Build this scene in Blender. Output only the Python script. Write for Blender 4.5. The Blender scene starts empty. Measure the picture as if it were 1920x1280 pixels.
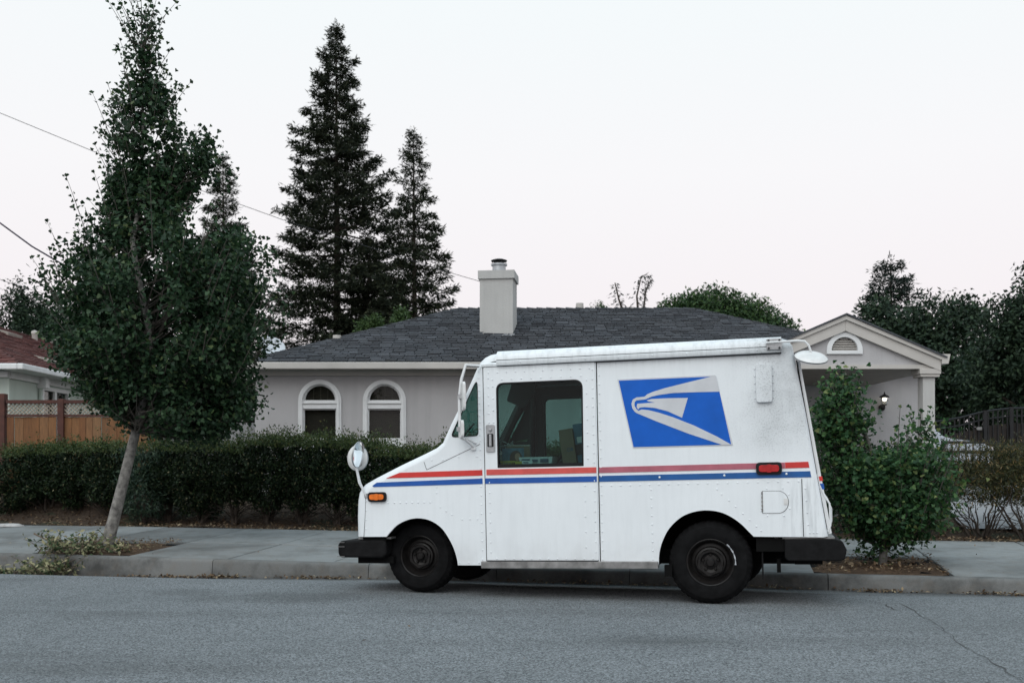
import bpy, bmesh, math, random
import numpy as np
from mathutils import Vector, Matrix
from mathutils.geometry import tessellate_polygon

# ------------------------------------------------------------------ camera
sc = bpy.context.scene
F = 1866.7                      # focal length in pixels of a 1920 wide frame
YH = 880.0                      # row of the horizon
CAM_H = 1.07
cam_d = bpy.data.cameras.new('camera')
cam = bpy.data.objects.new('camera', cam_d)
sc.collection.objects.link(cam)
cam.location = (0, 0, CAM_H)
cam.rotation_euler = (math.radians(90), 0, 0)
cam_d.sensor_width = 36.0
cam_d.lens = 35.0
cam_d.shift_y = (YH - 640.0) / 1920.0
cam_d.clip_start = 0.1
cam_d.clip_end = 3000
cam_d.dof.use_dof = True
cam_d.dof.focus_distance = 8.5
cam_d.dof.aperture_fstop = 3.2
sc.camera = cam

# ------------------------------------------------------------------ world, sun, exposure
SUN_EL, SUN_AZ = math.radians(50), math.radians(-155)     # behind the camera, to the left; azimuth from +Y clockwise
wd = bpy.data.worlds.new('World')
sc.world = wd
wd.use_nodes = True
wn, wl = wd.node_tree.nodes, wd.node_tree.links
wn.clear()
w_out = wn.new('ShaderNodeOutputWorld')
w_bg = wn.new('ShaderNodeBackground')
w_sky = wn.new('ShaderNodeTexSky')
w_sky.sky_type = 'NISHITA'
w_sky.sun_disc = False
w_sky.sun_elevation = SUN_EL
w_sky.sun_rotation = SUN_AZ
w_sky.dust_density = 4.0
w_sky.air_density = 1.5
w_tc = wn.new('ShaderNodeTexCoord')
w_sep = wn.new('ShaderNodeSeparateXYZ')
w_ramp = wn.new('ShaderNodeValToRGB')
w_ramp.color_ramp.elements[0].position = 0.0
w_ramp.color_ramp.elements[0].color = (0.93, 0.85, 0.88, 1)
w_ramp.color_ramp.elements[1].position = 1.0
w_ramp.color_ramp.elements[1].color = (0.56, 0.84, 1.02, 1)
for p_, c_ in ((0.13, (0.95, 0.89, 0.915, 1)), (0.28, (0.97, 0.96, 0.975, 1)), (0.44, (0.935, 0.985, 1.0, 1))):
    e_ = w_ramp.color_ramp.elements.new(p_)
    e_.color = c_
w_sc = wn.new('ShaderNodeMixRGB')
w_sc.blend_type = 'MULTIPLY'
w_sc.inputs[0].default_value = 1.0
w_sc.inputs[2].default_value = (0.06, 0.06, 0.06, 1)     # strength of the clear sky above the haze
w_mix = wn.new('ShaderNodeMixRGB')
w_mix.inputs[0].default_value = 0.92                     # thick even haze in front of it
wl.new(w_tc.outputs['Generated'], w_sep.inputs[0])
wl.new(w_sep.outputs['Z'], w_ramp.inputs[0])
wl.new(w_sky.outputs[0], w_sc.inputs[1])
wl.new(w_sc.outputs[0], w_mix.inputs[1])
wl.new(w_ramp.outputs[0], w_mix.inputs[2])
wl.new(w_mix.outputs[0], w_bg.inputs[0])
w_bg.inputs[1].default_value = 1.0
wl.new(w_bg.outputs[0], w_out.inputs[0])

sun_d = bpy.data.lights.new('sun', 'SUN')
sun_d.energy = 1.5
sun_d.angle = math.radians(60)
sun_d.color = (1.0, 0.99, 0.97)
sun = bpy.data.objects.new('sun', sun_d)
sc.collection.objects.link(sun)
sd = Vector((math.sin(SUN_AZ) * math.cos(SUN_EL), math.cos(SUN_AZ) * math.cos(SUN_EL), math.sin(SUN_EL)))
sun.rotation_euler = sd.to_track_quat('Z', 'Y').to_euler()
sun.location = sd * 50

vs = sc.view_settings
vs.view_transform = 'Standard'
vs.look = 'None'
vs.exposure = 0.06
vs.gamma = 1.0
vs.use_curve_mapping = False
sc.cycles.use_denoising = True
sc.cycles.max_bounces = 8
sc.cycles.transparent_max_bounces = 12

rnd = random.Random(7)
C = sc.collection

# ------------------------------------------------------------------ placing helpers
def at(px, py, Y):
    "world point seen at pixel (px,py) of the 1920 frame at distance Y"
    return Vector(((px - 960) / F * Y, Y, CAM_H - (py - YH) / F * Y))

ST = math.radians(12.8)
SC_, SS_ = math.cos(ST), math.sin(ST)
Y0 = 10.24
def st(s, t, z=0.0):
    "street coordinates: s along the kerb, t away from the road"
    return Vector((s * SC_ + t * SS_, Y0 - s * SS_ + t * SC_, z))
def to_st(x, y):
    dx, dy = x, y - Y0
    return dx * SC_ - dy * SS_, dx * SS_ + dy * SC_
def s_at(px, t):
    p = (px - 960) / F
    return (p * (Y0 + t * SC_) - t * SS_) / (SC_ + p * SS_)
def sstep(a, b, x):
    k = min(1.0, max(0.0, (x - a) / (b - a)))
    return k * k * (3 - 2 * k)
def kerb_z(s):
    return 0.06 + 0.03 * sstep(0, -7, s)
def gutter_z(s):
    return -0.087 - 0.066 * sstep(-0.5, -6, s)
def road_z(s, t):
    return gutter_z(s) * sstep(-1.3, -0.02, t)
def walk_z(s, t):
    return kerb_z(s) + 0.05 * (t - 0.15)
def yard_z(s, t):
    z0 = walk_z(s, 3.05)
    return z0 - 0.02 + (0.73 - z0) * sstep(3.2, 6.3, t)
def ground_at(x, y):
    s, t = to_st(x, y)
    if t < 0: return road_z(s, t)
    if t < 3.05: return walk_z(s, t)
    return yard_z(s, t)

# ------------------------------------------------------------------ object helpers
def tag(o, label=None, cat=None, group=None, kind=None):
    if label: o['label'] = label
    if cat: o['category'] = cat
    if group: o['group'] = group
    if kind: o['kind'] = kind
    return o
def link(o, parent=None):
    C.objects.link(o)
    if parent is not None: o.parent = parent
    return o
def empty(name, loc=(0, 0, 0), rot=(0, 0, 0), label=None, cat=None, group=None):
    o = bpy.data.objects.new(name, None)
    o.empty_display_size = 0.1
    link(o)
    o.location = loc
    o.rotation_euler = rot
    return tag(o, label, cat, group)
def mobj(name, me, mat, parent=None, loc=None, rot=None):
    o = bpy.data.objects.new(name, me)
    if mat is not None and len(me.materials) == 0:
        for m in (mat if isinstance(mat, (list, tuple)) else [mat]): me.materials.append(m)
    link(o, parent)
    if loc is not None: o.location = loc
    if rot is not None: o.rotation_euler = rot
    return o
def bevel(o, w=0.004, seg=2, ang=40):
    m = o.modifiers.new('bevel', 'BEVEL')
    m.width = w; m.segments = seg; m.limit_method = 'ANGLE'; m.angle_limit = math.radians(ang)
    m.harden_normals = False
    return o
def copy_tree(o, parent=None):
    c = o.copy()
    C.objects.link(c)
    c.parent = parent
    for ch in list(o.children): copy_tree(ch, c)
    return c

class MB:
    "collects shapes; build() makes one mesh object"
    def __init__(self): self.v, self.f = [], []
    def add(self, v, f):
        n = len(self.v)
        self.v += [tuple(p) for p in v]
        self.f += [tuple(i + n for i in q) for q in f]
        return self
    def box(self, x0, x1, y0, y1, z0, z1, M=None):
        v = [Vector(p) for p in ((x0,y0,z0),(x1,y0,z0),(x1,y1,z0),(x0,y1,z0),(x0,y0,z1),(x1,y0,z1),(x1,y1,z1),(x0,y1,z1))]
        if M is not None: v = [M @ p for p in v]
        return self.add(v, [(0,3,2,1),(4,5,6,7),(0,1,5,4),(1,2,6,5),(2,3,7,6),(3,0,4,7)])
    def bar(self, a, b, w, h, up=(0, 0, 1)):
        a, b = Vector(a), Vector(b)
        d = (b - a); L = d.length; d.normalize()
        s = d.cross(Vector(up))
        if s.length < 1e-4: s = d.cross(Vector((0, 1, 0)))
        s.normalize(); u = s.cross(d)
        v = []
        for p in (a, b):
            for i, j in ((-1,-1),(1,-1),(1,1),(-1,1)): v.append(p + s * (i * w / 2) + u * (j * h / 2))
        return self.add(v, [(0,1,2,3),(7,6,5,4),(0,4,5,1),(1,5,6,2),(2,6,7,3),(3,7,4,0)])
    def tube(self, pts, r, n=8, caps=True):
        pts = [Vector(p) for p in pts]
        rr = r if isinstance(r, (list, tuple)) else [r] * len(pts)
        v, f = [], []
        ref = None
        for i, p in enumerate(pts):
            d = (pts[min(i + 1, len(pts) - 1)] - pts[max(i - 1, 0)]).normalized()
            if ref is None:
                ref = d.cross(Vector((0.13, 0.97, 0.21)))
                if ref.length < 0.1: ref = d.cross(Vector((1, 0, 0)))
            ref = (ref - d * ref.dot(d)).normalized()
            b = d.cross(ref)
            for k in range(n):
                a = 2 * math.pi * k / n
                v.append(p + (ref * math.cos(a) + b * math.sin(a)) * rr[i])
        for i in range(len(pts) - 1):
            for k in range(n):
                k2 = (k + 1) % n
                f.append((i * n + k, i * n + k2, (i + 1) * n + k2, (i + 1) * n + k))
        if caps:
            f.append(tuple(range(n - 1, -1, -1)))
            f.append(tuple((len(pts) - 1) * n + k for k in range(n)))
        return self.add(v, f)
    def lathe(self, prof, n=32, axis='Y', c=(0, 0, 0), close=False):
        "prof: (radius, along axis)"
        v, f = [], []
        for r, h in prof:
            for k in range(n):
                a = 2 * math.pi * k / n
                x, y = r * math.cos(a), r * math.sin(a)
                p = {'Y': (x, h, y), 'Z': (x, y, h), 'X': (h, x, y)}[axis]
                v.append((p[0] + c[0], p[1] + c[1], p[2] + c[2]))
        m = len(prof)
        for i in range(m - 1 + (1 if close else 0)):
            j = (i + 1) % m
            for k in range(n):
                k2 = (k + 1) % n
                f.append((i * n + k, i * n + k2, j * n + k2, j * n + k))
        return self.add(v, f)
    def plate(self, loops, y0, y1):
        "loops of (x,z): outline first, then holes; solid between y0 and y1"
        tess = tessellate_polygon([[Vector((x, z, 0)) for x, z in L] for L in loops])
        flat = [p for L in loops for p in L]
        n = len(flat)
        v = [(x, y0, z) for x, z in flat] + [(x, y1, z) for x, z in flat]
        f = []
        for t in tess:
            a, b, c = [flat[i] for i in t]
            ar = (b[0]-a[0])*(c[1]-a[1]) - (c[0]-a[0])*(b[1]-a[1])
            q = tuple(t) if ar > 0 else tuple(reversed(t))
            f.append(q)
            f.append(tuple(i + n for i in reversed(q)))
        o = 0
        for li, L in enumerate(loops):
            m = len(L)
            area = sum(L[i][0]*L[(i+1)%m][1] - L[(i+1)%m][0]*L[i][1] for i in range(m))
            ccw = (area > 0) == (li == 0)
            for i in range(m):
                j = (i + 1) % m
                q = (o + i, o + j, o + j + n, o + i + n)
                f.append(tuple(reversed(q)) if ccw else q)
            o += m
        return self.add(v, f)
    def mesh(self, name, smooth=None):
        used = sorted({i for q in self.f for i in q})
        if len(used) < len(self.v):
            mp = {i: k for k, i in enumerate(used)}
            self.v = [self.v[i] for i in used]; self.f = [tuple(mp[i] for i in q) for q in self.f]
        me = bpy.data.meshes.new(name)
        me.from_pydata(self.v, [], self.f)
        me.update()
        if smooth is not None:
            me.shade_smooth()
            me.set_sharp_from_angle(angle=math.radians(smooth))
        return me
    def build(self, name, mat, parent=None, loc=None, rot=None, smooth=None, fix=False):
        me = self.mesh(name, smooth)
        if fix:
            bm = bmesh.new(); bm.from_mesh(me)
            bmesh.ops.recalc_face_normals(bm, faces=bm.faces)
            bm.to_mesh(me); bm.free()
        return mobj(name, me, mat, parent, loc, rot)

def rounded(pts, r, n=5):
    "round the corners of a polygon; r is one radius or one for each corner"
    out = []
    m = len(pts)
    rr = r if isinstance(r, (list, tuple)) else [r] * m
    for i in range(m):
        p0, p1, p2 = Vector(pts[i - 1]), Vector(pts[i]), Vector(pts[(i + 1) % m])
        if rr[i] <= 0:
            out.append(tuple(p1)); continue
        d0, d2 = (p0 - p1).normalized(), (p2 - p1).normalized()
        half = d0.angle(d2) / 2
        tl = min(rr[i] / math.tan(half), (p0 - p1).length * 0.49, (p2 - p1).length * 0.49)
        a, b = p1 + d0 * tl, p1 + d2 * tl
        for k in range(n + 1):
            u = k / n
            q = a * (1 - u) ** 2 + p1 * 2 * u * (1 - u) + b * u * u
            out.append((q.x, q.y))
    return out
def rect(x0, x1, z0, z1): return [(x0, z0), (x1, z0), (x1, z1), (x0, z1)]
def ell(cx, cz, rx, rz, n=24, a0=0, a1=360):
    full = abs(a1 - a0) >= 360
    return [(cx + rx * math.cos(math.radians(a0 + (a1 - a0) * k / (n if full else n - 1))),
             cz + rz * math.sin(math.radians(a0 + (a1 - a0) * k / (n if full else n - 1)))) for k in range(n)]

def mesh_np(name, V, Fc):
    "fast mesh from arrays; all faces have the same number of corners"
    V = np.ascontiguousarray(V, dtype=np.float32); Fc = np.ascontiguousarray(Fc, dtype=np.int32)
    me = bpy.data.meshes.new(name)
    m, k = Fc.shape
    me.vertices.add(len(V)); me.vertices.foreach_set('co', V.ravel())
    me.loops.add(m * k); me.loops.foreach_set('vertex_index', Fc.ravel())
    me.polygons.add(m)
    me.polygons.foreach_set('loop_start', np.arange(0, m * k, k, dtype=np.int32))
    me.polygons.foreach_set('loop_total', np.full(m, k, dtype=np.int32))
    me.update(calc_edges=True)
    me.validate()
    return me
LEAF_GINKGO = (np.array([(0,0,0),(-.5,.72,.10),(-.2,.95,.04),(0,.80,0),(.2,.95,.04),(.5,.72,.10)], float),
               np.array([(0,2,1),(0,3,2),(0,4,3),(0,5,4)]))
LEAF_OVAL = (np.array([(0,0,0),(.25,.48,.05),(0,1,-.03),(-.25,.48,.05)], float), np.array([(0,1,2),(0,2,3)]))
LEAF_THIN = (np.array([(0,0,0),(.12,.45,.03),(0,1,-.02),(-.12,.45,.03)], float), np.array([(0,1,2),(0,2,3)]))
def frames(D, N):
    "rotation matrices whose y column follows D and z column lies near N"
    D = D / np.linalg.norm(D, axis=1, keepdims=True)
    X = np.cross(D, N); X /= (np.linalg.norm(X, axis=1, keepdims=True) + 1e-9)
    Z = np.cross(X, D)
    return np.stack([X, D, Z], axis=2)
def scatter(shape, P, D, N, S):
    "one small shape at each point"
    tv, tf = shape
    R = frames(D, N)
    V = np.einsum('nij,pj->npi', R, tv) * S[:, None, None] + P[:, None, :]
    n, p = len(P), len(tv)
    Fc = (tf[None, :, :] + (np.arange(n) * p)[:, None, None]).reshape(-1, 3)
    return V.reshape(-1, 3), Fc
def join_np(parts):
    Vs, Fs, o = [], [], 0
    for V, Fc in parts:
        Vs.append(V); Fs.append(Fc + o); o += len(V)
    return np.concatenate(Vs), np.concatenate(Fs)
def unit(rng, n):
    v = rng.normal(size=(n, 3)); return v / np.linalg.norm(v, axis=1, keepdims=True)

# ------------------------------------------------------------------ materials
MATS = {}
def nodes_of(name):
    m = bpy.data.materials.new(name); m.use_nodes = True
    nt = m.node_tree
    b = nt.nodes['Principled BSDF']
    return m, nt.nodes, nt.links, b
def coords(n, l, scale=(1, 1, 1), space='Object'):
    tc = n.new('ShaderNodeTexCoord'); mp = n.new('ShaderNodeMapping')
    mp.inputs['Scale'].default_value = scale
    l.new(tc.outputs[space], mp.inputs['Vector'])
    return mp.outputs['Vector']
def noise(n, l, vec, scale, detail=4, rough=0.55, lo=0.0, hi=1.0):
    t = n.new('ShaderNodeTexNoise'); t.inputs['Scale'].default_value = scale
    t.inputs['Detail'].default_value = detail; t.inputs['Roughness'].default_value = rough
    if vec is not None: l.new(vec, t.inputs['Vector'])
    r = n.new('ShaderNodeMapRange'); r.inputs[1].default_value = lo; r.inputs[2].default_value = hi
    l.new(t.outputs['Fac'], r.inputs[0])
    return r.outputs[0]
def mixc(n, l, fac, a, b, blend='MIX'):
    m = n.new('ShaderNodeMixRGB'); m.blend_type = blend
    for i, q in ((0, fac), (1, a), (2, b)):
        if hasattr(q, 'links'): l.new(q, m.inputs[i])
        elif isinstance(q, (int, float)): m.inputs[i].default_value = q
        else: m.inputs[i].default_value = (*q[:3], 1)
    return m.outputs[0]
def mth(n, l, op, a, b=0.0):
    m = n.new('ShaderNodeMath'); m.operation = op
    for i, q in ((0, a), (1, b)):
        if hasattr(q, 'links'): l.new(q, m.inputs[i])
        else: m.inputs[i].default_value = q
    return m.outputs[0]
def bump(n, l, b, h, strength=0.3, dist=0.01):
    k = n.new('ShaderNodeBump'); k.inputs['Strength'].default_value = strength; k.inputs['Distance'].default_value = dist
    l.new(h, k.inputs['Height']); l.new(k.outputs[0], b.inputs['Normal'])
def simple(name, col, rough=0.6, metal=0.0, var=0.12, scale=6.0, spec=0.5, bmp=0.0, bscale=80):
    "a base colour with soft wear and grain"
    if name in MATS: return MATS[name]
    m, n, l, b = nodes_of(name)
    v = coords(n, l)
    f = noise(n, l, v, scale, 5, 0.6, 0.3, 0.7)
    dark = tuple(c * (1 - var * 1.6) for c in col); lite = tuple(min(1, c * (1 + var)) for c in col)
    l.new(mixc(n, l, f, dark, lite), b.inputs['Base Color'])
    b.inputs['Roughness'].default_value = rough
    b.inputs['Metallic'].default_value = metal
    b.inputs['Specular IOR Level'].default_value = spec
    if bmp > 0: bump(n, l, b, noise(n, l, v, bscale, 3, 0.6), bmp, 0.005)
    MATS[name] = m
    return m
def leafmat(name, cols, trans=0.25, rough=0.55, spec=0.3):
    "leaf colours picked at random leaf by leaf"
    m, n, l, b = nodes_of(name)
    g = n.new('ShaderNodeNewGeometry')
    r = n.new('ShaderNodeValToRGB')
    els = r.color_ramp.elements
    while len(els) < len(cols): els.new(0.5)
    for i, (p, c) in enumerate(cols):
        els[i].position = p; els[i].color = (*c, 1)
    l.new(g.outputs['Random Per Island'], r.inputs[0])
    l.new(r.outputs[0], b.inputs['Base Color'])
    b.inputs['Roughness'].default_value = rough
    b.inputs['Specular IOR Level'].default_value = spec
    tr = n.new('ShaderNodeBsdfTranslucent')
    l.new(r.outputs[0], tr.inputs[0])
    mx = n.new('ShaderNodeMixShader'); mx.inputs[0].default_value = trans
    l.new(b.outputs[0], mx.inputs[1]); l.new(tr.outputs[0], mx.inputs[2])
    l.new(mx.outputs[0], n['Material Output'].inputs['Surface'])
    MATS[name] = m
    return m
def glassmat(name, tint, refl=1.0, rough=0.0):
    m, n, l, b = nodes_of(name)
    n.remove(b)
    tr = n.new('ShaderNodeBsdfTransparent'); tr.inputs[0].default_value = (*tint, 1)
    gl = n.new('ShaderNodeBsdfGlossy'); gl.inputs['Roughness'].default_value = rough
    fr = n.new('ShaderNodeFresnel'); fr.inputs[0].default_value = 1.5
    mx = n.new('ShaderNodeMixShader')
    l.new(mth(n, l, 'MULTIPLY', fr.outputs[0], refl), mx.inputs[0])
    l.new(tr.outputs[0], mx.inputs[1]); l.new(gl.outputs[0], mx.inputs[2])
    l.new(mx.outputs[0], n['Material Output'].inputs['Surface'])
    MATS[name] = m
    return m

def make_asphalt():
    m, n, l, b = nodes_of('asphalt')
    v = coords(n, l)
    fine = noise(n, l, v, 95, 2, 0.7, 0.33, 0.68)
    grit = noise(n, l, v, 260, 2, 0.6, 0.35, 0.66)
    big = noise(n, l, v, 0.45, 4, 0.6, 0.35, 0.68)
    streak = noise(n, l, coords(n, l, (0.25, 1.4, 1)), 0.9, 4, 0.6, 0.52, 0.78)
    vo = n.new('ShaderNodeTexVoronoi'); vo.inputs['Scale'].default_value = 120; l.new(v, vo.inputs['Vector'])
    sepv = n.new('ShaderNodeSeparateColor'); l.new(vo.outputs['Color'], sepv.inputs[0])
    c = mixc(n, l, sepv.outputs[0], (0.035, 0.041, 0.044), (0.435, 0.465, 0.485))
    c = mixc(n, l, mth(n, l, 'MULTIPLY', fine, 0.25), c, (0.220, 0.236, 0.246))
    c = mixc(n, l, mth(n, l, 'MULTIPLY', big, 0.38), c, (0.105, 0.117, 0.121))
    c = mixc(n, l, mth(n, l, 'MULTIPLY', streak, 0.42), c, (0.055, 0.056, 0.056))
    sx = n.new('ShaderNodeSeparateXYZ'); l.new(v, sx.inputs[0])
    wob = noise(n, l, v, 1.6, 4, 0.6, 0.25, 0.75)
    for X_, Y_, rx, ry, amt in ((-2.0, 8.35, 0.95, 0.5, 0.5), (-2.9, 8.7, 0.5, 0.3, 0.3), (2.9, 8.9, 1.2, 0.35, 0.4), (0.9, 6.3, 0.5, 0.25, 0.22), (-4.6, 7.2, 0.9, 0.3, 0.22)):
        dx = mth(n, l, 'DIVIDE', mth(n, l, 'SUBTRACT', sx.outputs[0], X_), rx); dy = mth(n, l, 'DIVIDE', mth(n, l, 'SUBTRACT', sx.outputs[1], Y_), ry)
        d2 = mth(n, l, 'ADD', mth(n, l, 'ADD', mth(n, l, 'MULTIPLY', dx, dx), mth(n, l, 'MULTIPLY', dy, dy)), wob)
        mr = n.new('ShaderNodeMapRange'); mr.interpolation_type = 'SMOOTHSTEP'; mr.inputs[1].default_value = 1.5; mr.inputs[2].default_value = 0.2
        l.new(d2, mr.inputs[0])
        c = mixc(n, l, mth(n, l, 'MULTIPLY', mr.outputs[0], amt), c, (0.05, 0.053, 0.053))
    tt = mth(n, l, 'ADD', mth(n, l, 'MULTIPLY', sx.outputs[0], math.sin(math.radians(12.8))), mth(n, l, 'MULTIPLY', mth(n, l, 'SUBTRACT', sx.outputs[1], 10.24), math.cos(math.radians(12.8))))
    mr = n.new('ShaderNodeMapRange'); mr.interpolation_type = 'SMOOTHSTEP'; mr.inputs[1].default_value = -0.45; mr.inputs[2].default_value = 0.05
    l.new(mth(n, l, 'ADD', tt, mth(n, l, 'MULTIPLY', mth(n, l, 'SUBTRACT', wob, 0.5), 0.25)), mr.inputs[0])
    c = mixc(n, l, mth(n, l, 'MULTIPLY', mr.outputs[0], 0.5), c, (0.075, 0.07, 0.062))
    l.new(c, b.inputs['Base Color'])
    b.inputs['Roughness'].default_value = 0.85
    b.inputs['Specular IOR Level'].default_value = 0.25
    bump(n, l, b, mth(n, l, 'ADD', fine, grit), 0.7, 0.008)
    MATS['asphalt'] = m
def make_concrete(name, base, stain, stain_amt=0.6, warm=(0.16, 0.13, 0.10)):
    m, n, l, b = nodes_of(name)
    v = coords(n, l)
    g = noise(n, l, v, 140, 3, 0.7, 0.3, 0.7)
    big = noise(n, l, v, 1.3, 6, 0.68, 0.44, 0.66)
    mid = noise(n, l, v, 6.0, 6, 0.7, 0.48, 0.72)
    c = mixc(n, l, g, tuple(x * 0.86 for x in base), tuple(x * 1.1 for x in base))
    c = mixc(n, l, mth(n, l, 'MULTIPLY', big, stain_amt), c, stain)
    c = mixc(n, l, mth(n, l, 'MULTIPLY', mid, 0.35), c, warm)
    oi = n.new('ShaderNodeObjectInfo')
    hs = n.new('ShaderNodeHueSaturation'); l.new(c, hs.inputs['Color'])
    mr = n.new('ShaderNodeMapRange'); mr.inputs[3].default_value = 0.88; mr.inputs[4].default_value = 1.1
    l.new(oi.outputs['Random'], mr.inputs[0]); l.new(mr.outputs[0], hs.inputs['Value'])
    l.new(hs.outputs[0], b.inputs['Base Color'])
    b.inputs['Roughness'].default_value = 0.88
    b.inputs['Specular IOR Level'].default_value = 0.25
    bump(n, l, b, mth(n, l, 'ADD', g, mid), 0.25, 0.006)
    MATS[name] = m
def make_soil(name, a, c2, c3):
    m, n, l, b = nodes_of(name)
    v = coords(n, l)
    f = noise(n, l, v, 22, 6, 0.75, 0.35, 0.65)
    g = noise(n, l, v, 3, 4, 0.6, 0.4, 0.65)
    c = mixc(n, l, f, a, c2)
    c = mixc(n, l, g, c, c3)
    l.new(c, b.inputs['Base Color'])
    b.inputs['Roughness'].default_value = 0.95
    b.inputs['Specular IOR Level'].default_value = 0.1
    bump(n, l, b, f, 0.8, 0.03)
    MATS[name] = m
def make_stucco(name, col, var=0.08):
    m, n, l, b = nodes_of(name)
    v = coords(n, l)
    f = noise(n, l, v, 0.9, 5, 0.6, 0.35, 0.7)
    g = noise(n, l, v, 60, 4, 0.7, 0.3, 0.7)
    run = noise(n, l, coords(n, l, (5, 5, 0.35)), 1.5, 4, 0.6, 0.5, 0.8)
    c = mixc(n, l, f, tuple(x * (1 - var) for x in col), tuple(x * (1 + var * 0.6) for x in col))
    c = mixc(n, l, mth(n, l, 'MULTIPLY', run, 0.28), c, tuple(x * 0.6 for x in col))
    l.new(c, b.inputs['Base Color'])
    b.inputs['Roughness'].default_value = 0.9
    b.inputs['Specular IOR Level'].default_value = 0.2
    bump(n, l, b, g, 0.35, 0.008)
    MATS[name] = m
def make_islands(name, cols, rough=0.85, grain=30, bmp=0.4, spec=0.25, stretch=(1, 1, 1), src='island'):
    "colour picked at random piece by piece, with grain"
    m, n, l, b = nodes_of(name)
    if src == 'island':
        g = n.new('ShaderNodeNewGeometry'); out = g.outputs['Random Per Island']
    else:
        g = n.new('ShaderNodeObjectInfo'); out = g.outputs['Random']
    r = n.new('ShaderNodeValToRGB')
    els = r.color_ramp.elements
    while len(els) < len(cols): els.new(0.5)
    for i, (p, c) in enumerate(cols):
        els[i].position = p; els[i].color = (*c, 1)
    l.new(out, r.inputs[0])
    v = coords(n, l, stretch)
    f = noise(n, l, v, grain, 4, 0.65, 0.3, 0.7)
    k = mixc(n, l, mth(n, l, 'MULTIPLY', f, 0.45), r.outputs[0], (0.02, 0.02, 0.02))
    big = noise(n, l, v, grain * 0.06, 4, 0.65, 0.4, 0.75)
    k = mixc(n, l, mth(n, l, 'MULTIPLY', big, 0.3), k, (0.05, 0.045, 0.04))
    l.new(k, b.inputs['Base Color'])
    b.inputs['Roughness'].default_value = rough
    b.inputs['Specular IOR Level'].default_value = spec
    if bmp: bump(n, l, b, f, bmp, 0.006)
    MATS[name] = m
def make_truck_white():
    m, n, l, b = nodes_of('truck_white')
    v = coords(n, l)
    sp = n.new('ShaderNodeSeparateXYZ'); l.new(v, sp.inputs[0])
    def rng(val, a, c):
        r = n.new('ShaderNodeMapRange'); r.interpolation_type = 'SMOOTHSTEP'
        r.inputs[1].default_value = a; r.inputs[2].default_value = c
        l.new(val, r.inputs[0]); return r.outputs[0]
    speck = noise(n, l, v, 75, 5, 0.75, 0.50, 0.66)
    streak = noise(n, l, coords(n, l, (16, 16, 1.6)), 1.6, 5, 0.65, 0.45, 0.75)
    cloud = noise(n, l, v, 2.6, 5, 0.6, 0.38, 0.68)
    base = mixc(n, l, noise(n, l, v, 1.7, 5, 0.6, 0.3, 0.75), (0.80, 0.835, 0.855), (0.74, 0.775, 0.795))
    # soot that the wind leaves on the upper rear flank
    soot = mth(n, l, 'MULTIPLY', rng(sp.outputs[0], 0.0, 0.58), rng(sp.outputs[2], 1.10, 1.32))
    soot = mth(n, l, 'MULTIPLY', soot, mth(n, l, 'ADD', 0.25, mth(n, l, 'MULTIPLY', cloud, 0.9)))
    c = mixc(n, l, mth(n, l, 'MULTIPLY', mth(n, l, 'MULTIPLY', soot, speck), 0.85), base, (0.17, 0.18, 0.19))
    c = mixc(n, l, mth(n, l, 'MULTIPLY', soot, 0.42), c, (0.34, 0.36, 0.37))
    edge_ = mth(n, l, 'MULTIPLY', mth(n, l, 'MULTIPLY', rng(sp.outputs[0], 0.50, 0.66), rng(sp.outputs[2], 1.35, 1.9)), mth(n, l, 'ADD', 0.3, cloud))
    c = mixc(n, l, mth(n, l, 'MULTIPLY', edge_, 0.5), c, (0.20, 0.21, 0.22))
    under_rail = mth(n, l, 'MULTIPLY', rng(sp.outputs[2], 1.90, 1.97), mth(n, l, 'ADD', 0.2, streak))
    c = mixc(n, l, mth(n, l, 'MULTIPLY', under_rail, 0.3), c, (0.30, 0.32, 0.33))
    # rain streaks everywhere, more below the stripe at the back
    low = mth(n, l, 'MULTIPLY', rng(sp.outputs[0], 0.45, 0.75), mth(n, l, 'SUBTRACT', 1.0, rng(sp.outputs[2], 0.9, 1.05)))
    st_f = mth(n, l, 'ADD', 0.08, mth(n, l, 'MULTIPLY', low, 0.5))
    c = mixc(n, l, mth(n, l, 'MULTIPLY', streak, st_f), c, (0.30, 0.32, 0.33))
    # road film along the bottom edge
    film = mth(n, l, 'SUBTRACT', 1.0, rng(sp.outputs[2], 0.30, 0.62))
    c = mixc(n, l, mth(n, l, 'MULTIPLY', mth(n, l, 'MULTIPLY', film, cloud), 0.35), c, (0.36, 0.35, 0.34))
    fl = noise(n, l, v, 140, 3, 0.6, 0.66, 0.74)
    c = mixc(n, l, mth(n, l, 'MULTIPLY', fl, 0.25), c, (0.3, 0.29, 0.28))
    l.new(c, b.inputs['Base Color'])
    b.inputs['Roughness'].default_value = 0.38
    b.inputs['Specular IOR Level'].default_value = 0.45
    bump(n, l, b, noise(n, l, v, 3.0, 3, 0.5), 0.06, 0.02)
    MATS['truck_white'] = m

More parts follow.
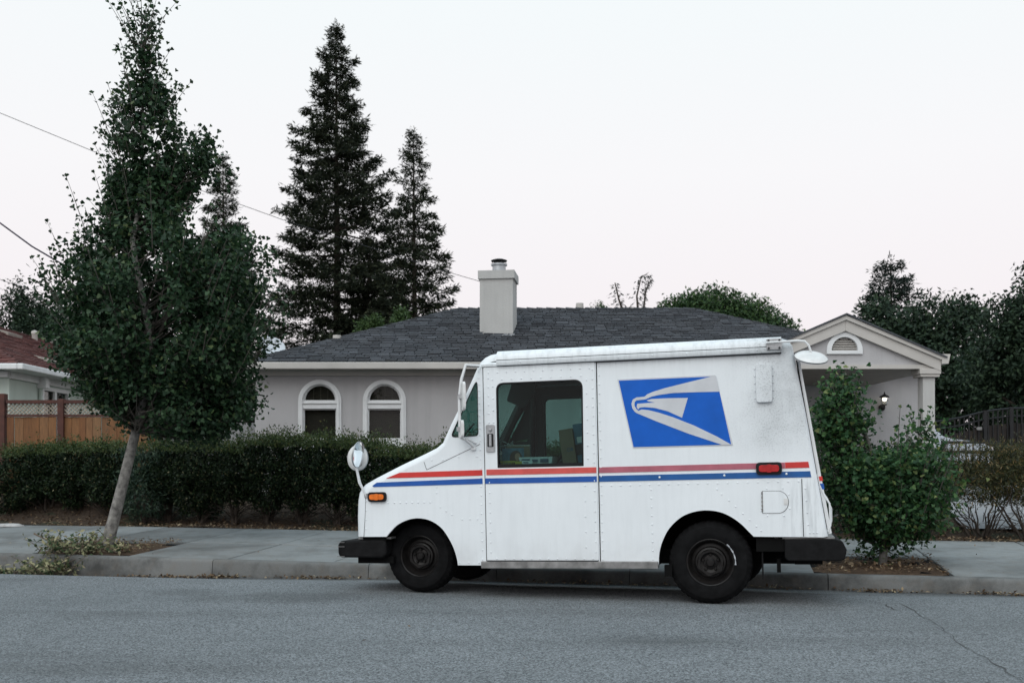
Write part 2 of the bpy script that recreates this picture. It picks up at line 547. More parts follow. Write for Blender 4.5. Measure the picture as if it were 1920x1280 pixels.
make_asphalt()
make_concrete('concrete', (0.228, 0.240, 0.240), (0.10, 0.104, 0.102), 0.75)
make_concrete('kerb_concrete', (0.165, 0.167, 0.163), (0.05, 0.05, 0.048), 1.0)
make_concrete('driveway', (0.27, 0.275, 0.285), (0.19, 0.19, 0.20), 0.4)
make_soil('soil', (0.038, 0.029, 0.022), (0.15, 0.112, 0.084), (0.088, 0.068, 0.054))
make_soil('mulch', (0.06, 0.042, 0.030), (0.25, 0.17, 0.115), (0.13, 0.09, 0.065))
make_soil('far_ground', (0.05, 0.055, 0.04), (0.09, 0.09, 0.06), (0.07, 0.07, 0.055))
make_stucco('stucco_grey', (0.455, 0.445, 0.45))
make_stucco('stucco_chimney', (0.49, 0.485, 0.47))
make_stucco('stucco_green', (0.53, 0.60, 0.55))
make_islands('shingle_grey', [(0, (0.056, 0.061, 0.071)), (0.5, (0.080, 0.087, 0.100)), (1, (0.112, 0.120, 0.136))], 0.9, 45, 0.5)
make_islands('shingle_red', [(0, (0.085, 0.026, 0.024)), (0.5, (0.13, 0.04, 0.035)), (1, (0.17, 0.062, 0.052))], 0.9, 45, 0.5)
make_islands('fence_wood', [(0, (0.19, 0.078, 0.032)), (0.35, (0.28, 0.13, 0.055)), (0.7, (0.34, 0.185, 0.09)), (1, (0.23, 0.095, 0.04))], 0.75, 14, 0.3, 0.2, (6, 6, 0.5), 'object')
make_islands('fence_grey', [(0, (0.32, 0.325, 0.335)), (1, (0.44, 0.445, 0.455))], 0.8, 14, 0.2, 0.2, (6, 6, 0.5), 'object')
make_truck_white()
simple('redwood_post', (0.075, 0.022, 0.014), 0.7, var=0.25, scale=9)
simple('lattice_wood', (0.42, 0.36, 0.29), 0.8, var=0.25, scale=20)
simple('dark_board', (0.020, 0.015, 0.012), 0.85, var=0.35, scale=8)
simple('trim_white', (0.72, 0.73, 0.735), 0.5, var=0.05)
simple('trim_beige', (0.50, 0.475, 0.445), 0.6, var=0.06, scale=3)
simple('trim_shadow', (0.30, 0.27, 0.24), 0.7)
simple('iron', (0.012, 0.012, 0.013), 0.55, 0.3, var=0.2)
simple('galvanised', (0.42, 0.44, 0.46), 0.42, 0.75, var=0.15)
simple('flashing', (0.52, 0.54, 0.56), 0.5, 0.4)
simple('black_rubber', (0.008, 0.008, 0.0085), 0.75, var=0.3, scale=15, spec=0.15, bmp=0.2)
simple('rubber_trim', (0.008, 0.008, 0.009), 0.6, var=0.2, spec=0.25)
simple('tyre_rubber', (0.007, 0.007, 0.0075), 0.85, var=0.35, scale=12, spec=0.12, bmp=0.15)
simple('rim_black', (0.012, 0.0105, 0.010), 0.45, 0.2, var=0.45, scale=14, spec=0.3)
simple('rim_rust', (0.035, 0.022, 0.017), 0.6, 0.2, var=0.45, scale=14)
simple('under_black', (0.006, 0.006, 0.006), 0.9, spec=0.1)
simple('bare_metal', (0.40, 0.41, 0.42), 0.4, 0.8, var=0.2, scale=12)
simple('sill_metal', (0.25, 0.245, 0.24), 0.55, 0.35, var=0.3, scale=9)
simple('mirror_back', (0.70, 0.70, 0.69), 0.4, var=0.12, scale=9)
simple('mirror_glass', (0.86, 0.88, 0.90), 0.03, 1.0, var=0.02)
simple('stripe_red', (0.60, 0.035, 0.030), 0.35, var=0.10)
simple('stripe_red_worn', (0.62, 0.085, 0.075), 0.4, var=0.12, scale=9)
simple('stripe_red_faded', (0.42, 0.115, 0.155), 0.45, var=0.12, scale=9)
simple('stripe_blue', (0.008, 0.085, 0.36), 0.35, var=0.10)
simple('stripe_blue_deep', (0.006, 0.090, 0.30), 0.38, var=0.12)
simple('emblem_blue', (0.004, 0.105, 0.50), 0.45, var=0.08, scale=5, spec=0.25)
simple('emblem_grey', (0.56, 0.575, 0.60), 0.45, var=0.06)
simple('seam_dark', (0.05, 0.052, 0.055), 0.7, var=0.3)
simple('interior', (0.022, 0.026, 0.026), 0.7, var=0.2, scale=5)  # dark tone of the cab plates, its shade put into the colour
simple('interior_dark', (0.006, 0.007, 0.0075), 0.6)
simple('lens_amber', (0.78, 0.17, 0.015), 0.25, var=0.15, scale=30)
simple('lens_red', (0.42, 0.012, 0.014), 0.25, var=0.15, scale=30)
simple('cardboard', (0.19, 0.135, 0.09), 0.85, var=0.12, scale=9)
simple('paper_white', (0.60, 0.62, 0.63), 0.8, var=0.08, scale=12)
simple('print_ink', (0.06, 0.09, 0.14), 0.8)
simple('magazine_blue', (0.08, 0.16, 0.23), 0.4, var=0.3, scale=22)
simple('magazine_dark', (0.07, 0.035, 0.025), 0.4, var=0.3, scale=22)
simple('magazine_skin', (0.36, 0.20, 0.14), 0.5)
simple('plastic_yellow', (0.42, 0.36, 0.04), 0.5)
simple('parcel_blue', (0.04, 0.14, 0.22), 0.5, var=0.15)
simple('chalk_white', (0.45, 0.47, 0.50), 0.8, var=0.25, scale=60)
simple('bark_pale', (0.215, 0.205, 0.19), 0.9, var=0.45, scale=14, bmp=0.6, bscale=50)
simple('bark_dark', (0.055, 0.043, 0.034), 0.95, var=0.4, scale=10, bmp=0.6, bscale=40)
simple('bark_limb', (0.075, 0.066, 0.056), 0.9, var=0.3, scale=10)
simple('twig', (0.12, 0.09, 0.065), 0.9, var=0.3)
simple('cable_black', (0.02, 0.02, 0.024), 0.6)
simple('cable_violet', (0.06, 0.05, 0.075), 0.6)
simple('dish_grey', (0.52, 0.54, 0.57), 0.5, var=0.06)
simple('car_white', (0.42, 0.45, 0.50), 0.3, var=0.04)
simple('lamp_black', (0.012, 0.011, 0.011), 0.45, 0.2)
simple('stone_pale', (0.42, 0.41, 0.40), 0.9, var=0.2, scale=12)
simple('crack_dark', (0.06, 0.061, 0.061), 0.95)
simple('blind_brown', (0.050, 0.040, 0.032), 0.65, var=0.2, scale=4)
simple('cord_pale', (0.14, 0.125, 0.105), 0.8)
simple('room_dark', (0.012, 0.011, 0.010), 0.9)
glassmat('glass_truck', (0.62, 0.75, 0.73), 0.35)
glassmat('glass_shield', (0.46, 0.66, 0.62), 0.6)
glassmat('glass_house', (0.80, 0.82, 0.80), 0.35)
glassmat('glass_lamp', (0.8, 0.8, 0.76), 0.8)
leafmat('leaf_ginkgo_dark', [(0, (0.011, 0.031, 0.014)), (0.55, (0.021, 0.053, 0.023)), (0.93, (0.040, 0.083, 0.033)), (1, (0.10, 0.13, 0.05))], 0.22)
leafmat('leaf_ginkgo_green', [(0, (0.016, 0.048, 0.019)), (0.55, (0.032, 0.090, 0.032)), (0.9, (0.070, 0.145, 0.045)), (1, (0.18, 0.21, 0.075))], 0.3)
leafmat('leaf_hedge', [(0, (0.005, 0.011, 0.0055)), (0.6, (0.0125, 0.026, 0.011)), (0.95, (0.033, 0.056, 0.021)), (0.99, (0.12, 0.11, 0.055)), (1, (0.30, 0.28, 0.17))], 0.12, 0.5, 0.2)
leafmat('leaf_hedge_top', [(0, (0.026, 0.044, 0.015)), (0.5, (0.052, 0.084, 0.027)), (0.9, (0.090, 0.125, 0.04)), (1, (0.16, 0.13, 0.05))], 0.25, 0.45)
leafmat('leaf_blue', [(0, (0.016, 0.034, 0.024)), (0.6, (0.034, 0.064, 0.042)), (1, (0.07, 0.11, 0.06))], 0.2, 0.5)
leafmat('leaf_brown', [(0, (0.018, 0.022, 0.011)), (0.45, (0.040, 0.050, 0.019)), (0.8, (0.080, 0.078, 0.027)), (0.95, (0.16, 0.105, 0.04)), (1, (0.30, 0.22, 0.11))], 0.2, 0.5)
leafmat('needle', [(0, (0.012, 0.018, 0.012)), (0.6, (0.023, 0.031, 0.0185)), (1, (0.044, 0.052, 0.028))], 0.1, 0.7, 0.15)
leafmat('needle_grey', [(0, (0.018, 0.026, 0.024)), (0.6, (0.030, 0.042, 0.037)), (1, (0.045, 0.058, 0.046))], 0.1, 0.7, 0.15)
leafmat('leaf_far', [(0, (0.020, 0.046, 0.018)), (0.6, (0.040, 0.086, 0.028)), (1, (0.075, 0.135, 0.04))], 0.2, 0.6)
leafmat('leaf_far_dark', [(0, (0.010, 0.021, 0.012)), (0.6, (0.022, 0.042, 0.024)), (1, (0.044, 0.074, 0.036))], 0.15, 0.6, 0.2)
leafmat('leaf_far_bright', [(0, (0.028, 0.06, 0.018)), (1, (0.07, 0.12, 0.035))], 0.2, 0.6)
leafmat('leaf_dry', [(0, (0.05, 0.032, 0.02)), (0.4, (0.13, 0.082, 0.05)), (0.75, (0.24, 0.17, 0.105)), (1, (0.40, 0.33, 0.22))], 0.1, 0.8, 0.1)
leafmat('leaf_cut', [(0, (0.03, 0.055, 0.028)), (0.35, (0.07, 0.10, 0.05)), (0.6, (0.22, 0.22, 0.12)), (1, (0.40, 0.36, 0.23))], 0.1, 0.8, 0.1)
M = MATS

# ================================================================== the ground
def grid_mesh(name, S, T, zf, mat, parent=None):
    V = [st(s, t, zf(s, t)) for t in T for s in S]
    n = len(S)
    Fc = [(j * n + i, j * n + i + 1, (j + 1) * n + i + 1, (j + 1) * n + i) for j in range(len(T) - 1) for i in range(n - 1)]
    me = bpy.data.meshes.new(name); me.from_pydata(V, [], Fc); me.update(); me.shade_smooth()
    return mobj(name, me, mat, parent)
def frange(a, b, d):
    n = max(1, round((b - a) / d)); return [a + (b - a) * k / n for k in range(n + 1)]
def mound(s, t):
    return 0.42 * sstep(-6.4, -7.7, s) * sstep(3.25, 4.4, t) * (1 - sstep(5.0, 7.0, t))
def terrain_z(s, t):
    if t < -16: return -0.02
    if t < 2.9: return -0.5
    return yard_z(s, max(t, 3.05)) + mound(s, t)
SX = [-900, -200, -80, -40] + frange(-22, 22, 1.0) + [40, 80, 200, 900]
tag(grid_mesh('terrain', SX, [-900, -200, -60, -16.1, -15.9, 2.89, 2.91] + frange(3.1, 7.1, 0.4) + [9, 14, 25, 60, 200, 900], terrain_z, M['far_ground']), kind='structure')
tag(grid_mesh('road', [-300, -80, -40] + frange(-20, 20, 0.5) + [40, 80, 300], [-16.0, -8, -4, -2, -1.3] + frange(-1.2, 0.02, 0.12), road_z, M['asphalt']), kind='structure')
road = bpy.data.objects['road']
bed_bump = lambda s, t: yard_z(s, t) + mound(s, t) + 0.012 + 0.02 * math.sin(3.1 * s + 1.7 * t) * math.sin(2.3 * t + s)
tag(grid_mesh('planting_bed', frange(-16, 16, 0.25), frange(3.055, 6.6, 0.2), bed_bump, M['soil']), kind='structure')
SD = s_at(1795, 4.3)
tag(grid_mesh('driveway', frange(SD, 16, 0.5), frange(3.95, 12, 0.4), lambda s, t: yard_z(s, t) + 0.045, M['driveway']), kind='structure')

# sidewalk of poured slabs; two square pits for the street trees
SL, SR = s_at(212, 0.80), s_at(1640, 0.80)
NCOL = round((SR - SL) / 1.32)
SW = (SR - SL) / NCOL
walk = tag(grid_mesh('sidewalk', frange(-20, 20, 1.0), [0.14, 1.5, 3.06], lambda s, t: walk_z(s, t) - 0.03, M['under_black']), kind='structure')
def slab(s0, s1, t0, t1):
    g = 0.010
    s0 += g; s1 -= g; t0 += g; t1 -= g
    b = MB(); ns, e = 3, 0.006
    v, f = [], []
    dz = rnd.uniform(-0.003, 0.003)
    for (ds, z) in ((0, -0.03), (0, -e), (e, 0)):
        for s, t in ((s0 + ds, t0 + ds), (s1 - ds, t0 + ds), (s1 - ds, t1 - ds), (s0 + ds, t1 - ds)):
            v.append(st(s, t, walk_z(s, t) + z + dz))
    for k in (0, 4):
        for i in range(4):
            j = (i + 1) % 4
            f.append((k + i, k + j, k + 4 + j, k + 4 + i))
    f.append((8, 9, 10, 11))
    b.add(v, f)
    return b.build('slab', M['concrete'], walk)
for i in range(-9, NCOL + 7):
    s0 = SL - SW / 2 + i * SW; s1 = s0 + SW
    if i not in (0, NCOL): slab(s0, s1, 0.155, 1.45)
    slab(s0, s1, 1.45, 3.05)
def pit(sc0):
    S = frange(sc0 - SW / 2 - 0.02, sc0 + SW / 2 + 0.02, 0.12); T = frange(0.14, 1.47, 0.12)
    c = sc0
    o = grid_mesh('tree_pit', S, T, lambda s, t: walk_z(s, t) - 0.03 + 0.045 * math.exp(-((s - c) ** 2 + (t - 0.8) ** 2) / 0.12) + 0.01 * math.sin(9 * s) * math.cos(11 * t), M['mulch'])
    return tag(o, kind='structure')
pit(SL); pit(SR)

# kerb, cast in lengths with open joints
kerb = tag(grid_mesh('kerb', frange(-20, 20, 1.0), [0.03, 0.14], lambda s, t: kerb_z(s) - 0.05, M['crack_dark']), kind='structure')
def kerb_piece(s0, s1):
    S = frange(s0 + 0.004, s1 - 0.004, 0.35)
    b = MB(); v, f = [], []
    for s in S:
        g, k = gutter_z(s), kerb_z(s)
        for t, z in ((-0.005, g - 0.05), (0.0, g + 0.005), (0.016, k - 0.04), (0.022, k - 0.018), (0.034, k - 0.005), (0.052, k), (0.15, k + 0.001), (0.15, k - 0.1)):
            v.append(st(s, t, z))
    for i in range(len(S) - 1):
        for j in range(7): f.append((i * 8 + j, (i + 1) * 8 + j, (i + 1) * 8 + j + 1, i * 8 + j + 1))
    f.append(tuple(range(8))); f.append(tuple((len(S) - 1) * 8 + j for j in range(7, -1, -1)))
    b.add(v, f)
    return b.build('kerb_stone', M['kerb_concrete'], kerb, smooth=35, fix=True)
KJ = [-20, -16.5, -13, -9.5, -6.2, s_at(397, 0), s_at(690, 0), s_at(930, 0), s_at(1180, 0), s_at(1553, 0), s_at(1880, 0) + 0.6, 8.5, 12, 16, 20]
for a_, b_ in zip(KJ[:-1], KJ[1:]): kerb_piece(a_, b_)

def strip(name, pts, w, mat, parent, dz=0.004):
    "a thin crack that follows the road"
    b = MB(); v, f = [], []
    for i, (s, t) in enumerate(pts):
        a = pts[max(i - 1, 0)]; c = pts[min(i + 1, len(pts) - 1)]
        d = Vector((c[0] - a[0], c[1] - a[1])).normalized()
        ww = w * (0.35 + 0.9 * rnd.random()) * (0.3 if i in (0, len(pts) - 1) else 1)
        for k in (-1, 1):
            ss, tt = s - d.y * k * ww / 2, t + d.x * k * ww / 2
            v.append(st(ss, tt, ground_at(*st(ss, tt).xy) + dz))
    for i in range(len(pts) - 1): f.append((2 * i, 2 * i + 2, 2 * i + 3, 2 * i + 1))
    b.add(v, f)
    return b.build(name, mat, parent)
def road_pt(px, py):
    "street coordinates of a road pixel"
    Y = CAM_H * F / (py - YH)
    return to_st((px - 960) / F * Y, Y)
def jag(pts, n, amp):
    out = []
    for (a, b) in zip(pts[:-1], pts[1:]):
        for k in range(n):
            u = k / n
            out.append((a[0] + (b[0] - a[0]) * u + rnd.uniform(-amp, amp), a[1] + (b[1] - a[1]) * u + rnd.uniform(-amp, amp)))
    out.append(pts[-1]); return out
strip('crack', jag([road_pt(*p) for p in ((1690, 1132), (1735, 1158), (1770, 1180), (1800, 1205), (1850, 1235), (1910, 1272), (1990, 1312))], 6, 0.016), 0.008, M['crack_dark'], road)
strip('crack', jag([road_pt(*p) for p in ((1660, 1132), (1672, 1141), (1690, 1145))], 4, 0.012), 0.01, M['crack_dark'], road)
strip('crack', jag([(s_at(700, 0) , -0.05), (s_at(900, 0), -0.07), (s_at(1200, 0), -0.06), (s_at(1500, 0), -0.07), (s_at(1920, 0), -0.05)], 14, 0.01), 0.016, M['crack_dark'], road)

# ================================================================== the grey house
HY = 16.85                     # front wall
EY, EZ = 16.58, 2.86           # eave line
house = empty('grey_house', (1.3, HY, 0.6), label='grey stucco house with dark hip roof, arched windows and gabled porch', cat='house')
def off(root): return -Vector(root.location)
HO = off(house)
XL, XR = -4.35, 6.90
def arch_outline(cx, w, z0, zs, n=20):
    return [(cx - w / 2, z0), (cx + w / 2, z0)] + [(cx + w / 2 * math.cos(math.pi * k / n), zs + w / 2 * math.sin(math.pi * k / n)) for k in range(n + 1)]
WX = [(600 - 960) / F * HY, (721 - 960) / F * HY]
wh = []
for cx in WX: wh.append(arch_outline(cx, 0.58, 1.42, 2.225))
MB().plate([[(XL, 0.3), (XR, 0.3), (XR, 2.86), (XL, 2.86)]] + wh, HY, HY + 0.16).build('front_wall', M['stucco_grey'], house, HO)
MB().box(XL, XL + 0.15, HY + 0.161, 23.0, 0.3, 2.85).build('side_wall', M['stucco_grey'], house, HO)
MB().box(XR - 0.15, XR, HY + 0.161, 23.0, 0.3, 2.85).build('side_wall', M['stucco_grey'], house, HO)
MB().box(XL + 0.151, XR - 0.151, 22.85, 23.0, 0.3, 2.85).build('rear_wall', M['stucco_grey'], house, HO)
for cx in WX:
    # moulded trim round the opening
    tr = MB().plate([arch_outline(cx, 0.73, 1.40, 2.225), arch_outline(cx, 0.56, 1.36, 2.225)], HY - 0.035, HY + 0.02).build('window', M['trim_white'], house, HO)
    bevel(tr, 0.01)
    def sub(b, name, mat): return b.build(name, mat, tr)
    sub(MB().plate([arch_outline(cx, 0.66, 1.41, 2.225), arch_outline(cx, 0.585, 1.38, 2.225)], HY - 0.055, HY - 0.0355), 'moulding', M['trim_white'])
    zt = 2.10
    sub(MB().box(cx - 0.282, cx + 0.282, HY - 0.028, HY + 0.04, zt, zt + 0.125), 'transom', M['trim_white'])
    sub(MB().box(cx - 0.30, cx + 0.30, HY - 0.05, HY - 0.029, zt + 0.085, zt + 0.10), 'transom_lip', M['trim_white'])
    sub(MB().plate([arch_outline(cx, 0.56, zt + 0.127, 2.23)[:], arch_outline(cx, 0.51, zt + 0.145, 2.232)], HY + 0.01, HY + 0.05), 'arch_frame', M['trim_white'])
    sub(MB().plate([rect(cx - 0.28, cx + 0.28, 1.45, zt - 0.002), rect(cx - 0.262, cx + 0.262, 1.605, zt - 0.02)], HY + 0.012, HY + 0.05), 'sash', M['trim_white'])
    sub(MB().box(cx - 0.262, cx + 0.262, HY + 0.03, HY + 0.034, 1.60, zt - 0.01), 'pane', M['glass_house'])
    sub(MB().plate([arch_outline(cx, 0.52, zt + 0.14, 2.23)], HY + 0.03, HY + 0.034), 'arch_pane', M['glass_house'])
    for nm, z0, z1 in (('blind', 1.58, zt - 0.01), ('arch_blind', zt + 0.13, 2.50)):
        b = MB(); z = z0
        while z < z1:
            hw = 0.27 if nm == 'blind' else math.sqrt(max(0.0, 0.27 ** 2 - max(0, z - 2.225) ** 2))
            if hw > 0.03: b.box(cx - hw, cx + hw, -0.002, 0.002, -0.021, 0.021, Matrix.Translation((0, HY + 0.085, z)) @ Matrix.Rotation(math.radians(-24), 4, 'X'))
            z += 0.036
        tag(sub(b, nm, M['blind_brown']), kind='stuff')
    for k in (-0.12, 0.0, 0.12):
        sub(MB().box(cx + k - 0.006, cx + k + 0.006, HY + 0.058, HY + 0.061, zt + 0.13, 2.49 - abs(k) * 0.3), 'cord', M['cord_pale'])
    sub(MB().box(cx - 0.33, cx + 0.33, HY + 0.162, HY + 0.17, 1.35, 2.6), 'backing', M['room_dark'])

def shingles(p0, du, dv, ul, ur, vlen, rows, tab=(0.2, 0.36), th=0.012, seed=1, nrm=None):
    "overlapping shingles on a plane: p0 + u*du + v*dv"
    R = random.Random(seed); du, dv = Vector(du).normalized(), Vector(dv).normalized()
    nn = Vector(nrm) if nrm else du.cross(dv).normalized()
    b = MB(); e = vlen / rows
    for r in range(rows):
        v0, v1 = r * e, min((r + 1.25) * e, vlen)
        u = ul(v0) - R.random() * 0.2
        while u < ur(v0):
            w = R.uniform(*tab); a0, a1 = u, u + w - 0.014
            u += w
            c0, c1 = max(a0, ul(v0)), min(a1, ur(v0)); d0, d1 = max(a0, ul(v1)), min(a1, ur(v1))
            if c1 - c0 < 0.02: continue
            if d1 <= d0: d0 = d1 = (max(min((c0 + c1) / 2, ur(v1)), ul(v1)))
            t = th * R.uniform(0.6, 1.5); dj = R.uniform(-0.008, 0.008)
            P = lambda uu, vv, h: Vector(p0) + du * uu + dv * vv + nn * h
            b.add([P(c0, v0 + dj, 0), P(c1, v0 + dj, 0), P(c1, v0 + dj, t + 0.008), P(c0, v0 + dj, t + 0.008), P(d1, v1, 0.003), P(d0, v1, 0.003)],
                  [(0, 1, 2, 3), (3, 2, 4, 5), (0, 3, 5), (1, 4, 2)])
    return b
RISE = 0.42
EXL, EXR = -4.50, 7.05
RUN = 3.42
RZ = EZ + RISE * RUN
RYy = EY + RUN
SLEN = RUN * math.sqrt(1 + RISE ** 2)
k_ = RUN / SLEN
# deck and far slopes
dk = MB()
A_, B_, C_, D_ = (EXL, EY, EZ), (EXR, EY, EZ), (EXR, EY + 2 * RUN, EZ), (EXL, EY + 2 * RUN, EZ)
E_, F_ = (EXL + RUN, RYy, RZ), (EXR - RUN, RYy, RZ)
dk.add([A_, B_, C_, D_, E_, F_], [(0, 1, 5, 4), (1, 2, 5), (2, 3, 4, 5), (3, 0, 4), (3, 2, 1, 0)])
roof = dk.build('roof', M['shingle_grey'], house, HO)
tag(shingles((EXL, EY - 0.03, EZ + 0.005), (1, 0, 0), (0, 1, RISE), lambda v: v * k_, lambda v: (EXR - EXL) - v * k_, SLEN, 31, (0.13, 0.27), 0.017, 3).build('shingle_courses', M['shingle_grey'], roof), kind='stuff')
def cap_row(a, b, n, w, parent, mat):
    a, b = Vector(a), Vector(b); d = (b - a).normalized(); s = d.cross(Vector((0, 0, 1))).normalized(); u = s.cross(d)
    L = (b - a).length / n
    me = None
    for k in range(n):
        if me is None:
            m = MB(); p = Vector((0, 0, 0))
            for sg in (-1, 1):
                v = [Vector((0, 0, 0.034)), Vector((sg * w, 0, -0.016)), Vector((sg * w, L * 1.15, -0.02)), Vector((0, L * 1.15, 0.012)), Vector((0, 0, 0.012)), Vector((sg * w, 0, -0.035))]
                m.add(v, [(0, 1, 2, 3), (0, 4, 5, 1)])
            me = m.mesh('ridge_shingle')
        o = mobj('ridge_shingle', me, mat, parent)
        R3 = Matrix((s, d, u)).transposed().to_4x4()
        o.matrix_basis = Matrix.Translation(a + d * (L * k)) @ R3
make_islands('ridge_grey', [(0, (0.030, 0.032, 0.038)), (0.5, (0.05, 0.053, 0.06)), (1, (0.078, 0.083, 0.09))], 0.9, 45, 0.4, src='object')
cap_row(A_, E_, 26, 0.12, roof, M['ridge_grey'])
cap_row(E_, F_, 24, 0.13, roof, M['ridge_grey'])
cap_row(B_, F_, 26, 0.12, roof, M['ridge_grey'])
bevel(MB().box(EXL - 0.03, EXR + 0.03, EY - 0.10, EY - 0.002, 2.735, 2.85).build('rain_gutter', M['trim_beige'], house, HO), 0.012)
MB().box(EXL, EXR, EY + 0.0, HY - 0.001, 2.755, 2.79).build('soffit', M['trim_beige'], house, HO)
MB().box(XL - 0.01, XR + 0.01, HY - 0.05, HY - 0.0015, 2.655, 2.754).build('frieze_board', M['trim_beige'], house, HO)
for x in (-4.1, -1.6):
    MB().lathe([(0.0, 0.10), (0.075, 0.09), (0.08, 0.0), (0.06, -0.12)], 14, 'Z', at(632, 638, 17.9) if x < -4 else at(1087, 577, RYy + 0.1)).build('roof_vent', M['trim_beige'], house, HO, smooth=40)

# chimney on the front slope
cx0, cx1, cy0 = (899.5 - 960) / F * 18.2, (962 - 960) / F * 18.2, 18.2
chim = MB()
MC = Matrix.Translation((cx0, cy0, 0)) @ Matrix.Rotation(math.radians(-7), 4, 'Z')
cw = cx1 - cx0
ch = MB().box(0, cw, 0, 0.62, 3.3, 4.55, MC).build('chimney', M['stucco_chimney'], house, HO)
MB().box(-0.03, cw + 0.03, -0.03, 0.65, 4.551, 4.70, MC).build('chimney_cap', M['stucco_chimney'], ch)
MB().box(-0.035, cw + 0.035, -0.05, 0.02, 3.46, 3.53, MC).build('flashing', M['flashing'], ch)
fc = MC @ Vector((cw * 0.52, 0.3, 0))
MB().lathe([(0.155, 4.701), (0.15, 4.72), (0.125, 4.74), (0.122, 4.84), (0.15, 4.845), (0.15, 4.875), (0.11, 4.88), (0.09, 4.80)], 24, 'Z', (fc.x, fc.y, 0)).build('flue_pipe', M['galvanised'], ch, smooth=40)
MB().lathe([(0.0, 4.905), (0.145, 4.925), (0.152, 4.94), (0.09, 4.962), (0.0, 4.97)], 24, 'Z', (fc.x, fc.y, 0)).build('flue_cap', M['iron'], ch, smooth=40)
sup = MB()
for a in (20, 110, 200, 290):
    x, y = fc.x + 0.135 * math.cos(math.radians(a)), fc.y + 0.135 * math.sin(math.radians(a))
    sup.tube([(x, y, 4.86), (x, y, 4.93)], 0.006, 5)
sup.build('flue_bracket', M['iron'], ch)

# porch with a gable
PY = 14.1
pc, phw = (1583 - 960) / F * PY, 1.327
pz0 = 2.505
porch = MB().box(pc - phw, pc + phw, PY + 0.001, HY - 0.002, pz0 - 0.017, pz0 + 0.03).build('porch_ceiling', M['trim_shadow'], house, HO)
vent_c = (pc, CAM_H + (YH - 658) / F * PY)
half = [(vent_c[0] - 0.2, vent_c[1])] + [(vent_c[0] + 0.2 * math.cos(math.pi * k / 14), vent_c[1] + 0.21 * math.sin(math.pi * k / 14)) for k in range(15)]
MB().plate([[(pc - phw, pz0), (pc + phw, pz0), (pc + phw, pz0 + 0.04), (pc, pz0 + 0.04 + phw * 0.42), (pc - phw, pz0 + 0.04)], half], PY, PY + 0.12).build('pediment', M['stucco_grey'], house, HO)
hf = [(vent_c[0] - 0.255, vent_c[1] - 0.045), (vent_c[0] + 0.255, vent_c[1] - 0.045)] + [(vent_c[0] + 0.255 * math.cos(math.pi * k / 16), vent_c[1] + 0.265 * math.sin(math.pi * k / 16)) for k in range(17)]
hi_ = [(vent_c[0] - 0.185, vent_c[1] + 0.005), (vent_c[0] + 0.185, vent_c[1] + 0.005)] + [(vent_c[0] + 0.185 * math.cos(math.pi * k / 14), vent_c[1] + 0.01 + 0.185 * math.sin(math.pi * k / 14)) for k in range(15)]
gv = bevel(MB().plate([hf, hi_], PY - 0.03, PY + 0.02).build('gable_vent', M['trim_white'], house, HO), 0.006)
z = vent_c[1] + 0.018
while z < vent_c[1] + 0.19:
    hw = math.sqrt(max(0, 0.19 ** 2 - (z - vent_c[1]) ** 2))
    MB().box(-hw, hw, -0.03, 0.03, -0.004, 0.004, Matrix.Translation((pc, PY + 0.03, z)) @ Matrix.Rotation(math.radians(35), 4, 'X')).build('louvre', M['trim_beige'], gv)
    z += 0.033
MB().box(pc - 0.25, pc + 0.25, PY + 0.09, PY + 0.118, vent_c[1] - 0.0, vent_c[1] + 0.22).build('vent_backing', M['room_dark'], gv)
for sg in (-1, 1):
    a, b = Vector((pc + sg * (phw + 0.02), PY - 0.045, pz0 - 0.045)), Vector((pc, PY - 0.045, pz0 - 0.045 + (phw + 0.02) * 0.42))
    q = [(a.x, a.z), (b.x, b.z), (b.x, b.z + 0.20), (a.x, a.z + 0.20)]
    bevel(MB().plate([q], PY - 0.06, PY - 0.002).build('rake_board', M['trim_beige'], house, HO), 0.006)
    q2 = [(a.x, a.z + 0.155), (b.x, b.z + 0.155), (b.x, b.z + 0.215), (a.x, a.z + 0.215)]
    MB().plate([q2], PY - 0.09, PY - 0.0605).build('rake_lip', M['trim_beige'], house, HO)
    ex = a.x + sg * 0.04
    x0, x1 = min(a.x, a.x + sg * 0.12), max(a.x, a.x + sg * 0.12)
    MB().plate([[(x0, a.z + 0.10), (x1 - (0.03 if sg > 0 else 0), a.z + 0.10), (x1, a.z + 0.235), (x0, a.z + 0.235)]], PY - 0.09, HY - 0.15).build('side_gutter', M['trim_beige'], house, HO)
    rp = MB()
    A2, B2 = Vector((a.x + sg * 0.07, PY - 0.11, a.z + 0.20)), Vector((pc, PY - 0.11, b.z + 0.245))
    rp.add([A2, B2, (B2.x, 20.0, B2.z), (A2.x, 20.0, A2.z), A2 - Vector((0, 0, 0.025)), B2 - Vector((0, 0, 0.025))], [(0, 1, 2, 3) if sg < 0 else (3, 2, 1, 0), (4, 5, 1, 0) if sg < 0 else (0, 1, 5, 4)])
    pr = rp.build('porch_roof', M['shingle_grey'], house, HO)
MB().box(pc - phw + 0.08, pc + phw - 0.08, PY - 0.03, PY - 0.003, pz0 - 0.012, pz0 + 0.045).build('band_board', M['trim_beige'], house, HO)
